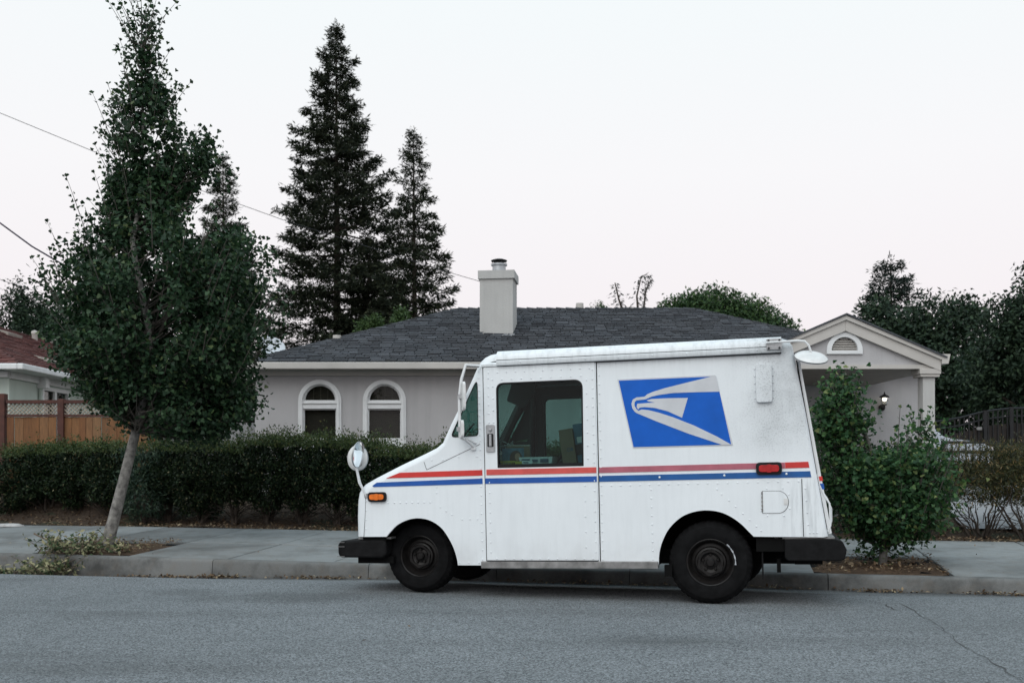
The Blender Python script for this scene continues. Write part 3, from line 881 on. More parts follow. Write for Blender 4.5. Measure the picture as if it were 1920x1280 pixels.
for sg in (-1, 1):
    cxx = (1742 - 960) / F * PY if sg > 0 else 2 * pc - (1742 - 960) / F * PY
    col = bevel(MB().box(cxx - 0.086, cxx + 0.086, PY + 0.0, PY + 0.19, 0.60, pz0 - 0.127).build('porch_column', M['stucco_chimney'], house, HO), 0.008)
    bevel(MB().box(cxx - 0.15, cxx + 0.15, PY - 0.055, PY + 0.245, pz0 - 0.087, pz0 - 0.013).build('capital', M['trim_beige'], col), 0.006)
    bevel(MB().box(cxx - 0.135, cxx + 0.135, PY - 0.04, PY + 0.23, pz0 - 0.126, pz0 - 0.088).build('capital_neck', M['trim_beige'], col), 0.006)
MB().box(pc - phw - 0.1, pc + phw + 0.1, PY - 0.2, HY - 0.002, 0.3, 0.60).build('porch_floor', M['concrete'], house, HO)
MB().box(pc - 1.1, pc - 0.15, HY - 0.04, HY - 0.001, 0.73, 2.45).build('front_door', M['room_dark'], house, HO)

# wall lantern on the porch
lp = at(1653, 752, HY)
lan = empty('wall_lantern', (lp.x, HY - 0.001, lp.z), label='black lit wall lantern on the porch wall of the grey house', cat='lantern')
MB().lathe([(0, -0.0), (0.055, -0.005), (0.05, -0.03), (0, -0.035)], 16, 'Y', (0, 0, -0.11)).build('back_plate', M['lamp_black'], lan, smooth=40)
MB().tube([(0, -0.03, -0.12), (0, -0.09, -0.15), (0, -0.13, -0.12), (0, -0.13, -0.075)], 0.012, 8).build('arm', M['lamp_black'], lan)
MB().lathe([(0.0, 0.15), (0.01, 0.14), (0.012, 0.115), (0.03, 0.10), (0.075, 0.075), (0.085, 0.055), (0.06, 0.055), (0, 0.06)], 18, 'Z', (0, -0.13, 0)).build('lantern_roof', M['lamp_black'], lan, smooth=40)
MB().lathe([(0.062, 0.054), (0.065, 0.0), (0.05, -0.055), (0.045, -0.06)], 18, 'Z', (0, -0.13, 0)).build('lantern_glass', M['glass_lamp'], lan, smooth=40)
MB().lathe([(0.0, -0.08), (0.03, -0.075), (0.052, -0.062), (0.045, -0.0605), (0, -0.06)], 18, 'Z', (0, -0.13, 0)).build('lantern_base', M['lamp_black'], lan, smooth=40)
em, en, el_, eb = nodes_of('bulb_glow')
eb.inputs['Base Color'].default_value = (0.9, 0.9, 0.85, 1)
eb.inputs['Emission Color'].default_value = (1.0, 0.93, 0.80, 1); eb.inputs['Emission Strength'].default_value = 4.0
MB().lathe([(0, 0.05), (0.03, 0.045), (0.036, 0.025), (0.028, 0.0), (0, -0.012)], 14, 'Z', (0, -0.13, 0)).build('bulb', em, lan, smooth=60)

# satellite dish over the roof's left corner
dp = at(508, 650, 17.2)
dish = empty('satellite_dish', (dp.x, dp.y, dp.z - 0.35), label='pale satellite dish above the left corner of the grey house roof', cat='dish')
DM = Matrix.Translation((0, 0, 0.36)) @ Matrix.Rotation(math.radians(28), 4, 'Y') @ Matrix.Rotation(math.radians(40), 4, 'X')
b = MB(); b.lathe([(0.0, -0.045), (0.09, -0.04), (0.17, -0.02), (0.235, 0.012), (0.245, 0.018), (0.235, 0.02), (0.17, -0.012), (0.09, -0.032), (0, -0.037)], 28, 'Z')
b.v = [tuple(DM @ Vector(p)) for p in b.v]
b.build('dish_bowl', M['dish_grey'], dish, smooth=40)
MB().tube([(0.05, 0.05, -0.05), (0.05, 0.05, 0.25), (0.0, 0.02, 0.32)], 0.02, 8).build('mast', M['galvanised'], dish)
MB().tube([DM @ Vector((0, -0.24, 0)), DM @ Vector((0, -0.2, 0.25))], 0.012, 6).build('feed_arm', M['galvanised'], dish)
MB().lathe([(0, 0.0), (0.03, 0.005), (0.03, 0.07), (0, 0.075)], 10, 'Z', tuple(DM @ Vector((0, -0.2, 0.22)))).build('receiver', M['dish_grey'], dish)

# ================================================================== pale green house on the left
gh = empty('green_house', (-12, 20, 0.5), label='pale green house with red shingle roof behind the wooden fence', cat='house')
GO = off(gh)
gx, gy0, gy1 = -10.1, 20.0, 32.0
wy0, wy1 = 10.1 * F / (960 - 80), 10.1 * F / (960 - 126)
def plate_x(loops, x0, x1):
    b = MB().plate(loops, x0, x1)
    b.v = [(y, x, z) for x, y, z in b.v]
    b.f = [tuple(reversed(q)) for q in b.f]
    return b
plate_x([rect(gy0, gy1, 0.3, 3.1), rect(wy0, wy1, 1.5, 2.80)], gx - 0.15, gx).build('side_wall', M['stucco_green'], gh, GO)
MB().box(-18, gx - 0.151, gy0 + 0.001, gy0 + 0.15, 0.3, 3.1).build('front_wall', M['stucco_green'], gh, GO)
gw = plate_x([rect(wy0 - 0.06, wy1 + 0.06, 1.45, 2.86), rect(wy0 + 0.02, wy1 - 0.02, 1.52, 2.78)], gx - 0.03, gx + 0.03).build('window', M['trim_white'], gh, GO)
plate_x([rect((wy0 + wy1) / 2 - 0.05, (wy0 + wy1) / 2 + 0.05, 1.52, 2.78)], gx - 0.03, gx + 0.015).build('mullion', M['trim_white'], gw)
plate_x([rect(wy0, wy1, 1.5, 2.80)], gx - 0.06, gx - 0.055).build('pane', M['glass_house'], gw)
plate_x([rect(wy0, wy1, 1.5, 2.80)], gx - 0.12, gx - 0.11).build('curtain', M['blind_brown'], gw)
GE, GZ, GRX, GRZ = -9.72, 3.16, -13.0, 4.66
run2 = GE - GRX
gr = MB().add([(GE, 19.65, GZ), (GE, 32.4, GZ), (GRX, 32.4 - run2, GRZ), (GRX, 19.65 + run2, GRZ), (2 * GRX - GE, 19.65, GZ), (2 * GRX - GE, 32.4, GZ)],
              [(0, 1, 2, 3), (4, 0, 3), (5, 4, 3, 2), (1, 5, 2)]).build('roof', M['shingle_red'], gh, GO)
sl2 = math.hypot(run2, GRZ - GZ)
tag(shingles((GE + 0.02, 19.65, GZ + 0.004), (0, 1, 0), (-run2, 0, GRZ - GZ), lambda v: v * run2 / sl2, lambda v: 12.75 - v * run2 / sl2, sl2, 24, (0.2, 0.36), 0.014, 9, (0.41, 0, 0.91)).build('shingle_courses', M['shingle_red'], gr), kind='stuff')
tag(shingles((2 * GRX - GE, 19.63, GZ + 0.004), (1, 0, 0), (0, run2, GRZ - GZ), lambda v: v * run2 / sl2, lambda v: 2 * run2 - v * run2 / sl2, sl2, 24, (0.2, 0.36), 0.014, 10).build('shingle_courses', M['shingle_red'], gr), kind='stuff')
make_islands('ridge_red', [(0, (0.07, 0.028, 0.026)), (1, (0.15, 0.06, 0.05))], 0.9, 45, 0.4, src='object')
cap_row((GRX, 19.65 + run2, GRZ), (GRX, 32.4 - run2, GRZ), 16, 0.13, gr, M['ridge_red'])
cap_row((GE, 19.65, GZ), (GRX, 19.65 + run2, GRZ), 20, 0.12, gr, M['ridge_red'])
bevel(MB().box(GE - 0.01, GE + 0.11, 19.56, 32.4, GZ - 0.12, GZ + 0.0).build('rain_gutter', M['trim_white'], gh, GO), 0.02)
bevel(MB().box(-18, GE - 0.012, 19.56, 19.66, GZ - 0.12, GZ + 0.0).build('rain_gutter', M['trim_white'], gh, GO), 0.02)
MB().box(-18, gx + 0.02, 19.90, 19.999, GZ - 0.24, GZ - 0.122).build('frieze_board', M['trim_white'], gh, GO)
MB().box(gx + 0.001, gx + 0.06, gy0, gy1, GZ - 0.26, GZ - 0.122).build('frieze_board', M['trim_white'], gh, GO)
MB().box(gx + 0.061, GE, 19.67, gy1, GZ - 0.121, GZ - 0.09).build('soffit', M['trim_white'], gh, GO)
dy = 10.1 * F / (960 - 72)
ds = MB().tube([(gx + 0.05, dy, GZ - 0.35), (gx + 0.05, dy, 0.5)], 0.04, 8).build('downspout', M['stucco_green'], gh, GO)
bevel(MB().box(gx + 0.0, gx + 0.2, dy - 0.07, dy + 0.09, GZ - 0.36, GZ - 0.125).build('rain_head', M['trim_white'], ds), 0.01)
for px, py, Yv in ((105, 682, 22.4), (28, 626, 24.5)):
    p = at(px, py, Yv)
    gvn = MB()
    gvn.add([(0, -0.35, 0), (0, 0.35, 0), (-0.35, 0.3, 0.15), (-0.35, -0.3, 0.15), (0.02, -0.35, 0.09), (0.02, 0.35, 0.09), (-0.35, 0.3, 0.20), (-0.35, -0.3, 0.20)], [(0, 1, 5, 4), (4, 5, 6, 7), (0, 4, 7, 3), (1, 2, 6, 5)])
    xx = p.x; zz = GZ + (GE - xx) / run2 * (GRZ - GZ)
    gvn.build('roof_vent', M['trim_shadow'], gh, GO + Vector((xx, Yv, zz)))
for px, py, Yv in ((65, 628, 26.3), (99, 640, 27.6)):
    p = at(px, py, Yv)
    MB().lathe([(0.08, -0.5), (0.07, 0.02), (0.085, 0.04), (0.08, 0.10), (0.0, 0.13)], 12, 'Z', tuple(p)).build('vent_pipe', M['trim_beige'], gh, GO, smooth=40)

# ================================================================== fences
FY = 16.4
def fx(px): return (px - 960) / F * FY
def fz(py): return CAM_H + (YH - py) / F * FY
wf = empty('wooden_fence', (fx(150), FY, 0.4), label='reddish brown board fence with lattice top beside the pale green house', cat='fence')
WO = off(wf)
for px, top in ((2, 738), (116, 748), (299, 741), (-150, 741)):
    w = 0.05 if px != 2 else 0.085
    bevel(MB().box(fx(px) - w, fx(px) + w, FY - 0.06, FY + 0.06, 0.2, fz(top)).build('post', M['redwood_post'], wf, WO), 0.006)
for a, b in ((-142, 2), (14, 111), (121, 294)):
    x0, x1 = fx(a), fx(b)
    MB().box(x0, x1, FY - 0.05, FY + 0.05, fz(756), fz(750)).build('top_rail', M['redwood_post'], wf, WO)
    MB().box(x0, x1, FY - 0.035, FY + 0.035, fz(781), fz(777)).build('middle_rail', M['redwood_post'], wf, WO)
    lat = MB(); h = fz(756.5) - fz(776.5); zc = fz(776.5)
    for sg in (-1, 1):
        x = x0 - h
        while x < x1 + h:
            xa, xb = x, x + h * sg
            ua, ub = 0.0, 1.0
            # clip to the opening
            def clipx(q): return (q - xa) / (xb - xa)
            lo, hi = min(xa, xb), max(xa, xb)
            if hi > x0 + 0.01 and lo < x1 - 0.01:
                if lo < x0: (ua, ub) = (max(ua, clipx(x0)), ub) if xa < xb else (ua, min(ub, clipx(x0)))
                if hi > x1: (ua, ub) = (ua, min(ub, clipx(x1))) if xa < xb else (max(ua, clipx(x1)), ub)
                if ub - ua > 0.08:
                    lat.bar((xa + (xb - xa) * ua, FY + 0.006 * sg, zc + h * ua), (xa + (xb - xa) * ub, FY + 0.006 * sg, zc + h * ub), 0.009, 0.026, (0, 1, 0))
            x += 0.066
    lat.v = [tuple(Vector(p)) for p in lat.v]
    tag(lat.build('lattice', M['lattice_wood'], wf, WO), kind='stuff')
    x = x0
    while x < x1 - 0.03:
        w = min(rnd.uniform(0.11, 0.155), x1 - x)
        dyb = rnd.choice((0.0, 0.014))
        bevel(MB().box(x + 0.002, x + w - 0.002, FY - 0.012 - dyb, FY + 0.006 - dyb, 0.3, fz(781.5) + rnd.uniform(-0.004, 0.0)).build('board', M['fence_wood'], wf, WO), 0.003, 1)
        x += w
GFY = 17.3
gf = empty('grey_fence', ((380 - 960) / F * GFY, GFY, 0.5), label='pale grey board fence between the wooden fence and the grey house', cat='fence')
FO = off(gf)
x, x1 = (303 - 960) / F * GFY, -4.36
MB().box(x, x1, GFY + 0.02, GFY + 0.06, 1.55, 1.64).build('rail', M['fence_grey'], gf, FO)
while x < x1 - 0.03:
    w = min(rnd.uniform(0.15, 0.2), x1 - x)
    MB().box(x + 0.004, x + w - 0.004, GFY - 0.012 - rnd.choice((0, 0.012)), GFY + 0.01, 0.5, 1.88).build('board', M['fence_grey'], gf, FO)
    x += w

# ================================================================== the mail truck
# own axes: x towards the tail (0 at the rear axle), y from the near flank (0) to the far one, z up
TA, TB = math.radians(14.2), math.radians(1.2)
truck = empty('mail_truck', (1.5715, 7.8776, 0.0), label='white boxy mail truck with red and blue stripes parked at the curb', cat='mail truck')
truck.rotation_euler = (Matrix.Rotation(-TA, 3, 'Z') @ Matrix.Rotation(-TB, 3, 'Y')).to_euler()
TW = 1.86
PROFILE = [(-3.015, .552), (-3.015, .73), (-3.008, .856), (-2.990, .931), (-2.961, .975), (-2.92, 1.009), (-2.825, 1.055), (-2.598, 1.158), (-2.374, 1.252),
           (-2.262, 1.302), (-2.205, 1.345), (-2.124, 1.504), (-2.058, 1.622), (-1.971, 1.791), (-1.888, 1.972), (-1.861, 2.017), (-1.821, 2.052), (-1.776, 2.073),
           (-1.707, 2.083), (-0.6, 2.088), (.583, 2.088), (.637, 2.066), (.668, 2.02), (.684, 1.915), (.759, 1.475), (.815, 1.093), (.86, .80), (.900, .537)]
RAD = [.10, .10, .10, .09, .08, .07, .06, .055, .05, .045, .04, .03, .03, .03, .05, .06, .065, .07, .07, .07, .07, .07, .06, .04, .035, .035, .035, .035]
NORM = []
for i, p in enumerate(PROFILE):
    a, b_ = Vector(PROFILE[max(i - 1, 0)]), Vector(PROFILE[min(i + 1, len(PROFILE) - 1)])
    d = (b_ - a).normalized()
    NORM.append(Vector((d.y, -d.x)))          # points into the body
def inset(i, k): return (PROFILE[i][0] + NORM[i].x * k, PROFILE[i][1] + NORM[i].y * k)
INS = [inset(i, RAD[i]) for i in range(len(PROFILE))]
def hull_strip(i0, i1, y_list, mat, name, parent, skip=None):
    "skin that wraps over the top between the two flanks; rounds into the flanks"
    b = MB(); v, f = [], []
    st_ = []
    for ph in (0, 22, 45, 67, 90): st_.append(('r', math.radians(ph)))
    st_ += [('y', y) for y in y_list]
    st_ += [('R', math.radians(ph)) for ph in (90, 67, 45, 22, 0)]
    m = len(st_)
    for i in range(i0, i1 + 1):
        for kind, q in st_:
            r = RAD[i]
            if kind == 'y': k, y = 0, q
            else:
                k = r * (1 - math.sin(q)); y = r * (1 - math.cos(q))
                if kind == 'R': y = TW - y
            x, z = inset(i, k); v.append((x, y, z))
    for i in range(i1 - i0):
        for j in range(m - 1):
            if skip and skip(i + i0, j): continue
            f.append((i * m + j, i * m + j + 1, (i + 1) * m + j + 1, (i + 1) * m + j))
    b.add(v, f)
    return b.build(name, mat, parent, smooth=50)
body = hull_strip(0, 10, [0.13, 0.93, TW - 0.13], M['truck_white'], 'hood', truck)
SKIPJ = (5,)
hull_strip(10, 14, [0.13, TW - 0.13], M['truck_white'], 'windshield_pillar', truck, skip=lambda i, j: j >= 5)
hull_strip(10, 14, [0.13, TW - 0.13], M['truck_white'], 'windshield_pillar', truck, skip=lambda i, j: j <= 5)
hull_strip(14, 22, [0.13, 0.93, TW - 0.13], M['truck_white'], 'roof_panel', truck)
hull_strip(22, 27, [0.13, 0.93, TW - 0.13], M['truck_white'], 'rear_door', truck)
ws = MB(); v = []
for i in (10, 11, 12, 13, 14):
    for y in (0.12, TW - 0.12): v.append((*[inset(i, 0.012)[0]], y, inset(i, 0.012)[1]))
ws.add(v, [(2 * k, 2 * k + 1, 2 * k + 3, 2 * k + 2) for k in range(4)]).build('windshield', M['glass_shield'], truck)

FARCH = [(-2.085, .309), (-2.094, .367), (-2.120, .453), (-2.170, .550), (-2.232, .630), (-2.321, .686), (-2.425, .708), (-2.529, .694), (-2.622, .651), (-2.682, .596), (-2.723, .552)]
RARCH = [(-.412, .30), (-.403, .322), (-.394, .415), (-.367, .508), (-.313, .606), (-.231, .686), (-.139, .731), (-.026, .749), (.086, .734), (.174, .694), (.251, .636), (.305, .579), (.343, .539)]
def smooth_line(L, n=4):
    out = []
    for i in range(len(L) - 1):
        p0, p1, p2, p3 = [Vector(L[min(max(j, 0), len(L) - 1)]) for j in (i - 1, i, i + 1, i + 2)]
        for k in range(n):
            u = k / n
            q = 0.5 * ((2 * p1) + (p2 - p0) * u + (2 * p0 - 5 * p1 + 4 * p2 - p3) * u * u + (3 * p1 - p0 - 3 * p2 + p3) * u ** 3)
            out.append((q.x, q.y))
    return out + [L[-1]]
FARCH, RARCH = smooth_line(FARCH), smooth_line(RARCH)
front_out = [INS[i] for i in range(0, 18)] + [(-1.835, 2.005)]
front_out = [p for p in front_out if p[0] < -1.834 or p == (-1.835, 2.005)] + [(-1.835, .309)] + FARCH
# quarter window
QWIN = rounded([(-1.880, 1.885), (-1.882, 1.392), (-2.132, 1.385)], [.02, .03, .03], 4)
rear_out = [(-.868, .300), (-.868, 2.005)] + [INS[i] for i in range(19, 28)] + list(reversed(RARCH))
WINX0, WINX1, WINZ0, WINZ1 = -1.718, -.992, 1.121, 1.827
DWIN = rounded([(WINX0, WINZ0), (WINX1, WINZ0), (WINX1 + .006, WINZ1), (WINX0, WINZ1)], [.006, .006, .075, .065], 6)
DOOR = rounded(rect(-1.826, -.884, .352, 1.962), .008, 2)
def flank(y, s, near):
    "one flank: front panel, sliding door, rear panel"
    t = 0.022
    yy = (y, y + t * s)
    fp = MB().plate([front_out, QWIN], *sorted(yy)).build('front_panel', M['truck_white'], truck, smooth=30)
    rp = MB().plate([rear_out], *sorted(yy)).build('rear_panel', M['truck_white'], truck, smooth=30)
    dr = bevel(MB().plate([DOOR, DWIN], *sorted((y - 0.014 * s, y + 0.018 * s))).build('sliding_door', M['truck_white'], truck), 0.004, 2)
    # glass and rubber
    q = MB().plate([QWIN, [(x * 0.94 + (-1.96) * 0.06, z * 0.965 + 1.52 * 0.035) for x, z in QWIN]], *sorted((y - 0.004 * s, y + 0.012 * s))).build('window_seal', M['rubber_trim'], fp)
    MB().plate([QWIN], *sorted((y + 0.008 * s, y + 0.011 * s))).build('quarter_glass', M['glass_shield'], fp)
    MB().plate([DWIN, rounded([(WINX0 + .012, WINZ0 + .028), (WINX1 - .012, WINZ0 + .028), (WINX1 - .006, WINZ1 - .012), (WINX0 + .012, WINZ1 - .012)], [.004, .004, .068, .058], 6)], *sorted((y - 0.016 * s, y + 0.012 * s))).build('window_seal', M['rubber_trim'], dr)
    MB().plate([DWIN], *sorted((y + 0.002 * s, y + 0.006 * s))).build('door_glass', M['glass_truck'], dr)
    return fp, rp, dr
fp, rp, dr = flank(0.0, 1, True)
flank(TW, -1, False)
# dark gaps round the door
MB().box(-1.852, -1.826, -0.006, 0.03, .33, 1.975).build('door_channel', M['truck_white'], truck)
MB().box(-1.834, -1.8275, -0.0075, 0.0, .34, 1.968).build('door_gap', M['seam_dark'], truck)
MB().box(-.8835, -.876, -0.010, 0.03, .34, 1.965).build('door_edge', M['truck_white'], truck)
MB().box(-.8758, -.871, -0.003, 0.0, .34, 1.965).build('door_gap', M['seam_dark'], truck)
bevel(MB().box(-1.875, -.405, -0.028, 0.09, .285, .345).build('door_sill', M['sill_metal'], truck), 0.006)
MB().box(-1.82, -.89, -0.0305, -0.012, .345, .3515).build('sill_track', M['seam_dark'], truck)

# roof rail along the top of the flank
RAILP = [(0.0, 1.968), (-0.036, 1.968), (-0.04, 1.974), (-0.04, 2.006), (-0.036, 2.010), (-0.036, 2.016), (-0.03, 2.045), (-0.012, 2.075), (0.02, 2.093), (0.08, 2.098), (0.08, 2.05)]
def sweep_x(prof, x0, x1, name, mat, parent, ysgn=1, yo=0):
    b = MB(); n = len(prof)
    v = [(x, yo + ysgn * y, z) for x in (x0, x1) for y, z in prof]
    f = [(i, (i + 1) % n, n + (i + 1) % n, n + i) for i in range(n)] + [tuple(range(n)), tuple(range(2 * n - 1, n - 1, -1))]
    b.add(v, f)
    return b.build(name, mat, parent, smooth=35, fix=True)
rail = sweep_x(RAILP, -1.706, .583, 'roof_rail', M['truck_white'], truck)
sweep_x([(0.0, 1.966), (-0.020, 1.966), (-0.022, 1.985), (-0.010, 2.0), (0.0, 2.0)], -1.84, -1.7065, 'roof_rail_front', M['truck_white'], truck)
MB().box(-1.706, .583, -0.0375, -0.034, 2.0105, 2.0155).build('rail_groove', M['seam_dark'], rail)
MB().box(-1.80, .58, -0.012, 0.0, 1.958, 1.9665).build('rail_shadow_gap', M['seam_dark'], rail)
brk = bevel(MB().box(.47, .585, -0.052, -0.0405, 1.985, 2.075).build('mirror_bracket', M['bare_metal'], truck), 0.004)
for x in (.487, .568):
    for z in (2.0, 2.06): MB().lathe([(0, -0.012), (0.008, -0.01), (0.009, 0)], 8, 'Y', (x, -0.052, z)).build('bolt', M['seam_dark'], brk)
MB().box(.46, .595, -0.056, -0.0525, 2.028, 2.034).build('bracket_rod', M['bare_metal'], brk)

# stripes
def plate_on(loops, name, mat, parent, y0=-0.0035, y1=-0.0005): return MB().plate(loops, y0, y1).build(name, mat, parent)
plate_on([[(-2.715, 1.053), (-2.59, 1.098), (-1.853, 1.107), (-1.853, 1.060)]], 'red_stripe', M['stripe_red'], fp)
plate_on([[(-2.842, .990), (-2.80, 1.018), (-1.853, 1.036), (-1.853, .990), (-2.83, .980)]], 'blue_stripe', M['stripe_blue'], fp)
plate_on([rect(-1.815, -.888, 1.062, 1.109)], 'red_stripe', M['stripe_red_worn'], dr, -0.0175, -0.0145)
plate_on([rect(-1.826, -.886, .990, 1.036)], 'blue_stripe', M['stripe_blue'], dr, -0.0175, -0.0145)
plate_on([[(-.868, 1.061), (.590, 1.068), (.590, 1.114), (-.868, 1.108)]], 'red_stripe', M['stripe_red_faded'], rp)
plate_on([[(.592, 1.068), (.772, 1.070), (.765, 1.116), (.592, 1.114)]], 'red_stripe', M['stripe_red'], rp)
plate_on([[(-.868, .990), (.785, .996), (.777, 1.043), (-.868, 1.038)]], 'blue_stripe', M['stripe_blue_deep'], rp)

# emblem
emb = plate_on([[(-.704, 1.815), (.075, 1.815), (.2, 1.257), (-.589, 1.255)]], 'emblem', M['emblem_grey'], rp, -0.003, -0.0005)
plate_on([[(-.692, 1.804), (.08, 1.804), (.186, 1.264), (-.583, 1.264)]], 'emblem_field', M['emblem_blue'], emb, -0.0045, -0.0031)
EA = [(-.487, 1.666), (-.464, 1.685), (-.417, 1.703), (-.324, 1.728), (-.14, 1.767), (.05, 1.806), (.0815, 1.806), (.1055, 1.683), (-.074, 1.686), (-.256, 1.687), (-.371, 1.676), (-.429, 1.665), (-.474, 1.647)]
EB = [(-.487, 1.666), (-.551, 1.663), (-.581, 1.647), (-.593, 1.614), (-.587, 1.577), (-.568, 1.549), (-.551, 1.536), (-.399, 1.467), (-.149, 1.361), (.118, 1.2625), (.188, 1.2625), (.076, 1.331), (-.102, 1.424), (-.26, 1.493), (-.374, 1.534), (-.455, 1.557), (-.512, 1.565), (-.538, 1.554), (-.553, 1.569), (-.568, 1.596), (-.567, 1.625), (-.552, 1.639), (-.474, 1.645)]
EC = [(-.546, 1.612), (-.488, 1.614), (-.401, 1.616), (-.453, 1.626), (-.471, 1.636), (-.43, 1.646), (-.303, 1.647), (-.143, 1.643), (-.192, 1.487), (-.305, 1.543), (-.408, 1.573), (-.489, 1.583), (-.526, 1.579), (-.540, 1.565), (-.552, 1.587)]
for nm, pl in (('emblem_crest', EA), ('emblem_beak', EB), ('emblem_cheek', EC)): plate_on([pl], nm, M['emblem_grey'], emb, -0.006, -0.0046)

# rivets, seams and small fittings
def rivets(pts, name, parent, y=0.0, r=0.008):
    b = MB()
    for x, z in pts:
        v = [(x + r * math.cos(a), y, z + r * math.sin(a)) for a in [math.pi * k / 3 for k in range(6)]]
        v += [(x + r * 0.6 * math.cos(a), y - r * 0.6, z + r * 0.6 * math.sin(a)) for a in [math.pi * k / 3 for k in range(6)]]
        v.append((x, y - r * 0.6, z))
        f = [(i, (i + 1) % 6, 6 + (i + 1) % 6, 6 + i) for i in range(6)] + [(6 + i, 6 + (i + 1) % 6, 12) for i in range(6)]
        b.add(v, f)
    o = b.build(name, M['truck_white'], parent, smooth=60)
    return tag(o, kind='stuff')
def row(a, b, n): return [(a[0] + (b[0] - a[0]) * k / (n - 1), a[1] + (b[1] - a[1]) * k / (n - 1)) for k in range(n)]
rivets(row((-1.79, .42), (-1.79, 1.0), 8) + row((-.905, .42), (-.905, 1.0), 8) + row((-.985, .46), (-.985, .96), 5) + row((-1.74, .365), (-.93, .365), 12) +
       row((-1.78, 1.915), (-.93, 1.915), 12) + row((-1.75, 1.855), (-1.0, 1.855), 10) + row((-1.785, 1.5), (-1.785, 1.87), 6) + row((-1.745, 1.5), (-1.745, 1.8), 4) +
       row((-.905, 1.15), (-.905, 1.9), 11) + row((-.955, 1.18), (-.955, 1.82), 7), 'rivets', dr, -0.014)
rivets(row((-1.868, .36), (-1.868, 1.35), 14) + row((-1.868, 1.4), (-1.868, 1.93), 11) + row((-2.91, .62), (-2.90, .86), 4) + row((-2.86, .842), (-2.32, .842), 11) +
       [(-2.23, .80), (-2.18, .765), (-2.13, .735), (-2.04, .695), (-1.97, .695), (-1.905, .695), (-2.26, .97), (-2.26, .92), (-2.07, .33), (-1.99, .33), (-1.9, .33), (-2.06, 1.22), (-1.90, 1.22), (-2.3, 1.2), (-2.2, 1.2)], 'rivets', fp)
rivets(row((-.852, .36), (-.852, 1.93), 22) + row((-.77, .957), (.69, .965), 20) + row((-.445, .36), (-.45, .92), 9) + [(.07, .915), (.105, .875), (.16, .825), (.21, .775), (.265, .72), (.315, .67), (.365, .62), (.40, .585)] +
       row((.74, .91), (.755, .63), 4) + [(.765, .567), (.793, .567), (.82, .567), (.45, .70), (.575, .70), (.405, .76), (.405, .74), (.62, .755), (.615, .865), (.57, .915), (.45, .915)] +
       row((.376, 1.62), (.376, 1.85), 5) + row((.515, 1.62), (.515, 1.85), 5), 'rivets', rp)
rivets([(-.38, 1.017), (.128, 1.022), (.60, 1.025)], 'stripe_bolts', rp, -0.0035, 0.0095)
rivets(row((-1.5, 1.99), (.4, 1.99), 8), 'rail_rivets', rail, -0.040, 0.008)
def seam(pts, w, name, parent, y=-0.001):
    b = MB()
    for a, c in zip(pts[:-1], pts[1:]): b.bar((a[0], y, a[1]), (c[0], y, c[1]), 0.002, w, (0, 1, 0)) if False else b.plate([[(a[0] - w / 2, a[1]), (a[0] + w / 2, a[1]), (c[0] + w / 2, c[1]), (c[0] - w / 2, c[1])]] if abs(a[1] - c[1]) > abs(a[0] - c[0]) else [[(a[0], a[1] - w / 2), (c[0], c[1] - w / 2), (c[0], c[1] + w / 2), (a[0], a[1] + w / 2)]], y - 0.001, y + 0.0005)
    return b.build(name, M['seam_dark'], parent)
seam([(-1.87, 1.323), (-2.345, 1.118), (-2.357, 1.15), (-2.368, 1.185)], 0.004, 'hood_seam', fp)
seam([(-2.905, .90), (-2.915, .72), (-2.93, .553)], 0.003, 'nose_seam', fp)
seam([(.713, .985), (.718, .54)], 0.006, 'corner_seam', rp)
bevel(MB().plate([rounded(rect(.386, .506, 1.586, 1.884), .02, 3)], -0.03, -0.0005).build('vent_cover', M['truck_white'], rp), 0.01)
FUEL = [(.414, .895), (.414, .719), (.54, .719)] + [(.535 + .079 * math.cos(a), .807 + .088 * math.sin(a)) for a in [math.radians(-80 + 16 * k) for k in range(11)]] + [(.54, .895)]
FC = (.5, .807)
fu = MB().plate([FUEL, [(FC[0] + (x - FC[0]) * .965, FC[1] + (z - FC[1]) * .965) for x, z in FUEL]], -0.0015, -0.0004).build('fuel_door_gap', M['seam_dark'], rp)
fd = MB().plate([[(FC[0] + (x - FC[0]) * .96, FC[1] + (z - FC[1]) * .96) for x, z in FUEL]], -0.005, -0.0004).build('fuel_door', M['truck_white'], rp)
MB().box(.575, .608, -0.0085, -0.0051, .785, .835).build('finger_pull', M['mirror_back'], fd)
hb = MB()
for k in range(5): hb.box(.407, .419, -0.009, -0.0055, .735 + k * .032, .76 + k * .032)
hb.build('hinge', M['sill_metal'], fd)
def marker(x0, x1, z0, z1, lens, name):
    base = bevel(MB().plate([rounded(rect(x0, x1, z0, z1), .03, 4)], -0.022, -0.0005).build(name, M['rubber_trim'], truck), 0.004)
    mx, mz = (x1 - x0) * .11, (z1 - z0) * .22
    bevel(MB().plate([rounded(rect(x0 + mx, x1 - mx, z0 + mz, z1 - mz), .022, 4)], -0.034, -0.0225).build('lens', lens, base), 0.006)
    cx = (x0 + x1) / 2
    bevel(MB().plate([rounded(rect(cx - .018, cx + .018, z0 + mz * .8, z1 - mz * .8), .008, 3)], -0.038, -0.0345).build('lens_rib', lens, base), 0.003)
marker(-2.880, -2.712, .852, .936, M['lens_amber'], 'front_marker_lamp')
marker(.371, .567, 1.022, 1.118, M['lens_red'], 'rear_marker_lamp')
hp = bevel(MB().plate([rounded(rect(-1.811, -1.735, 1.254, 1.481), .014, 3), rounded(rect(-1.800, -1.746, 1.295, 1.405), .008, 3)], -0.024, -0.0145).build('door_handle', M['bare_metal'], dr), 0.003)
MB().plate([rounded(rect(-1.80, -1.746, 1.295, 1.405), .008, 3)], -0.016, -0.0145).build('handle_recess', M['interior_dark'], hp)
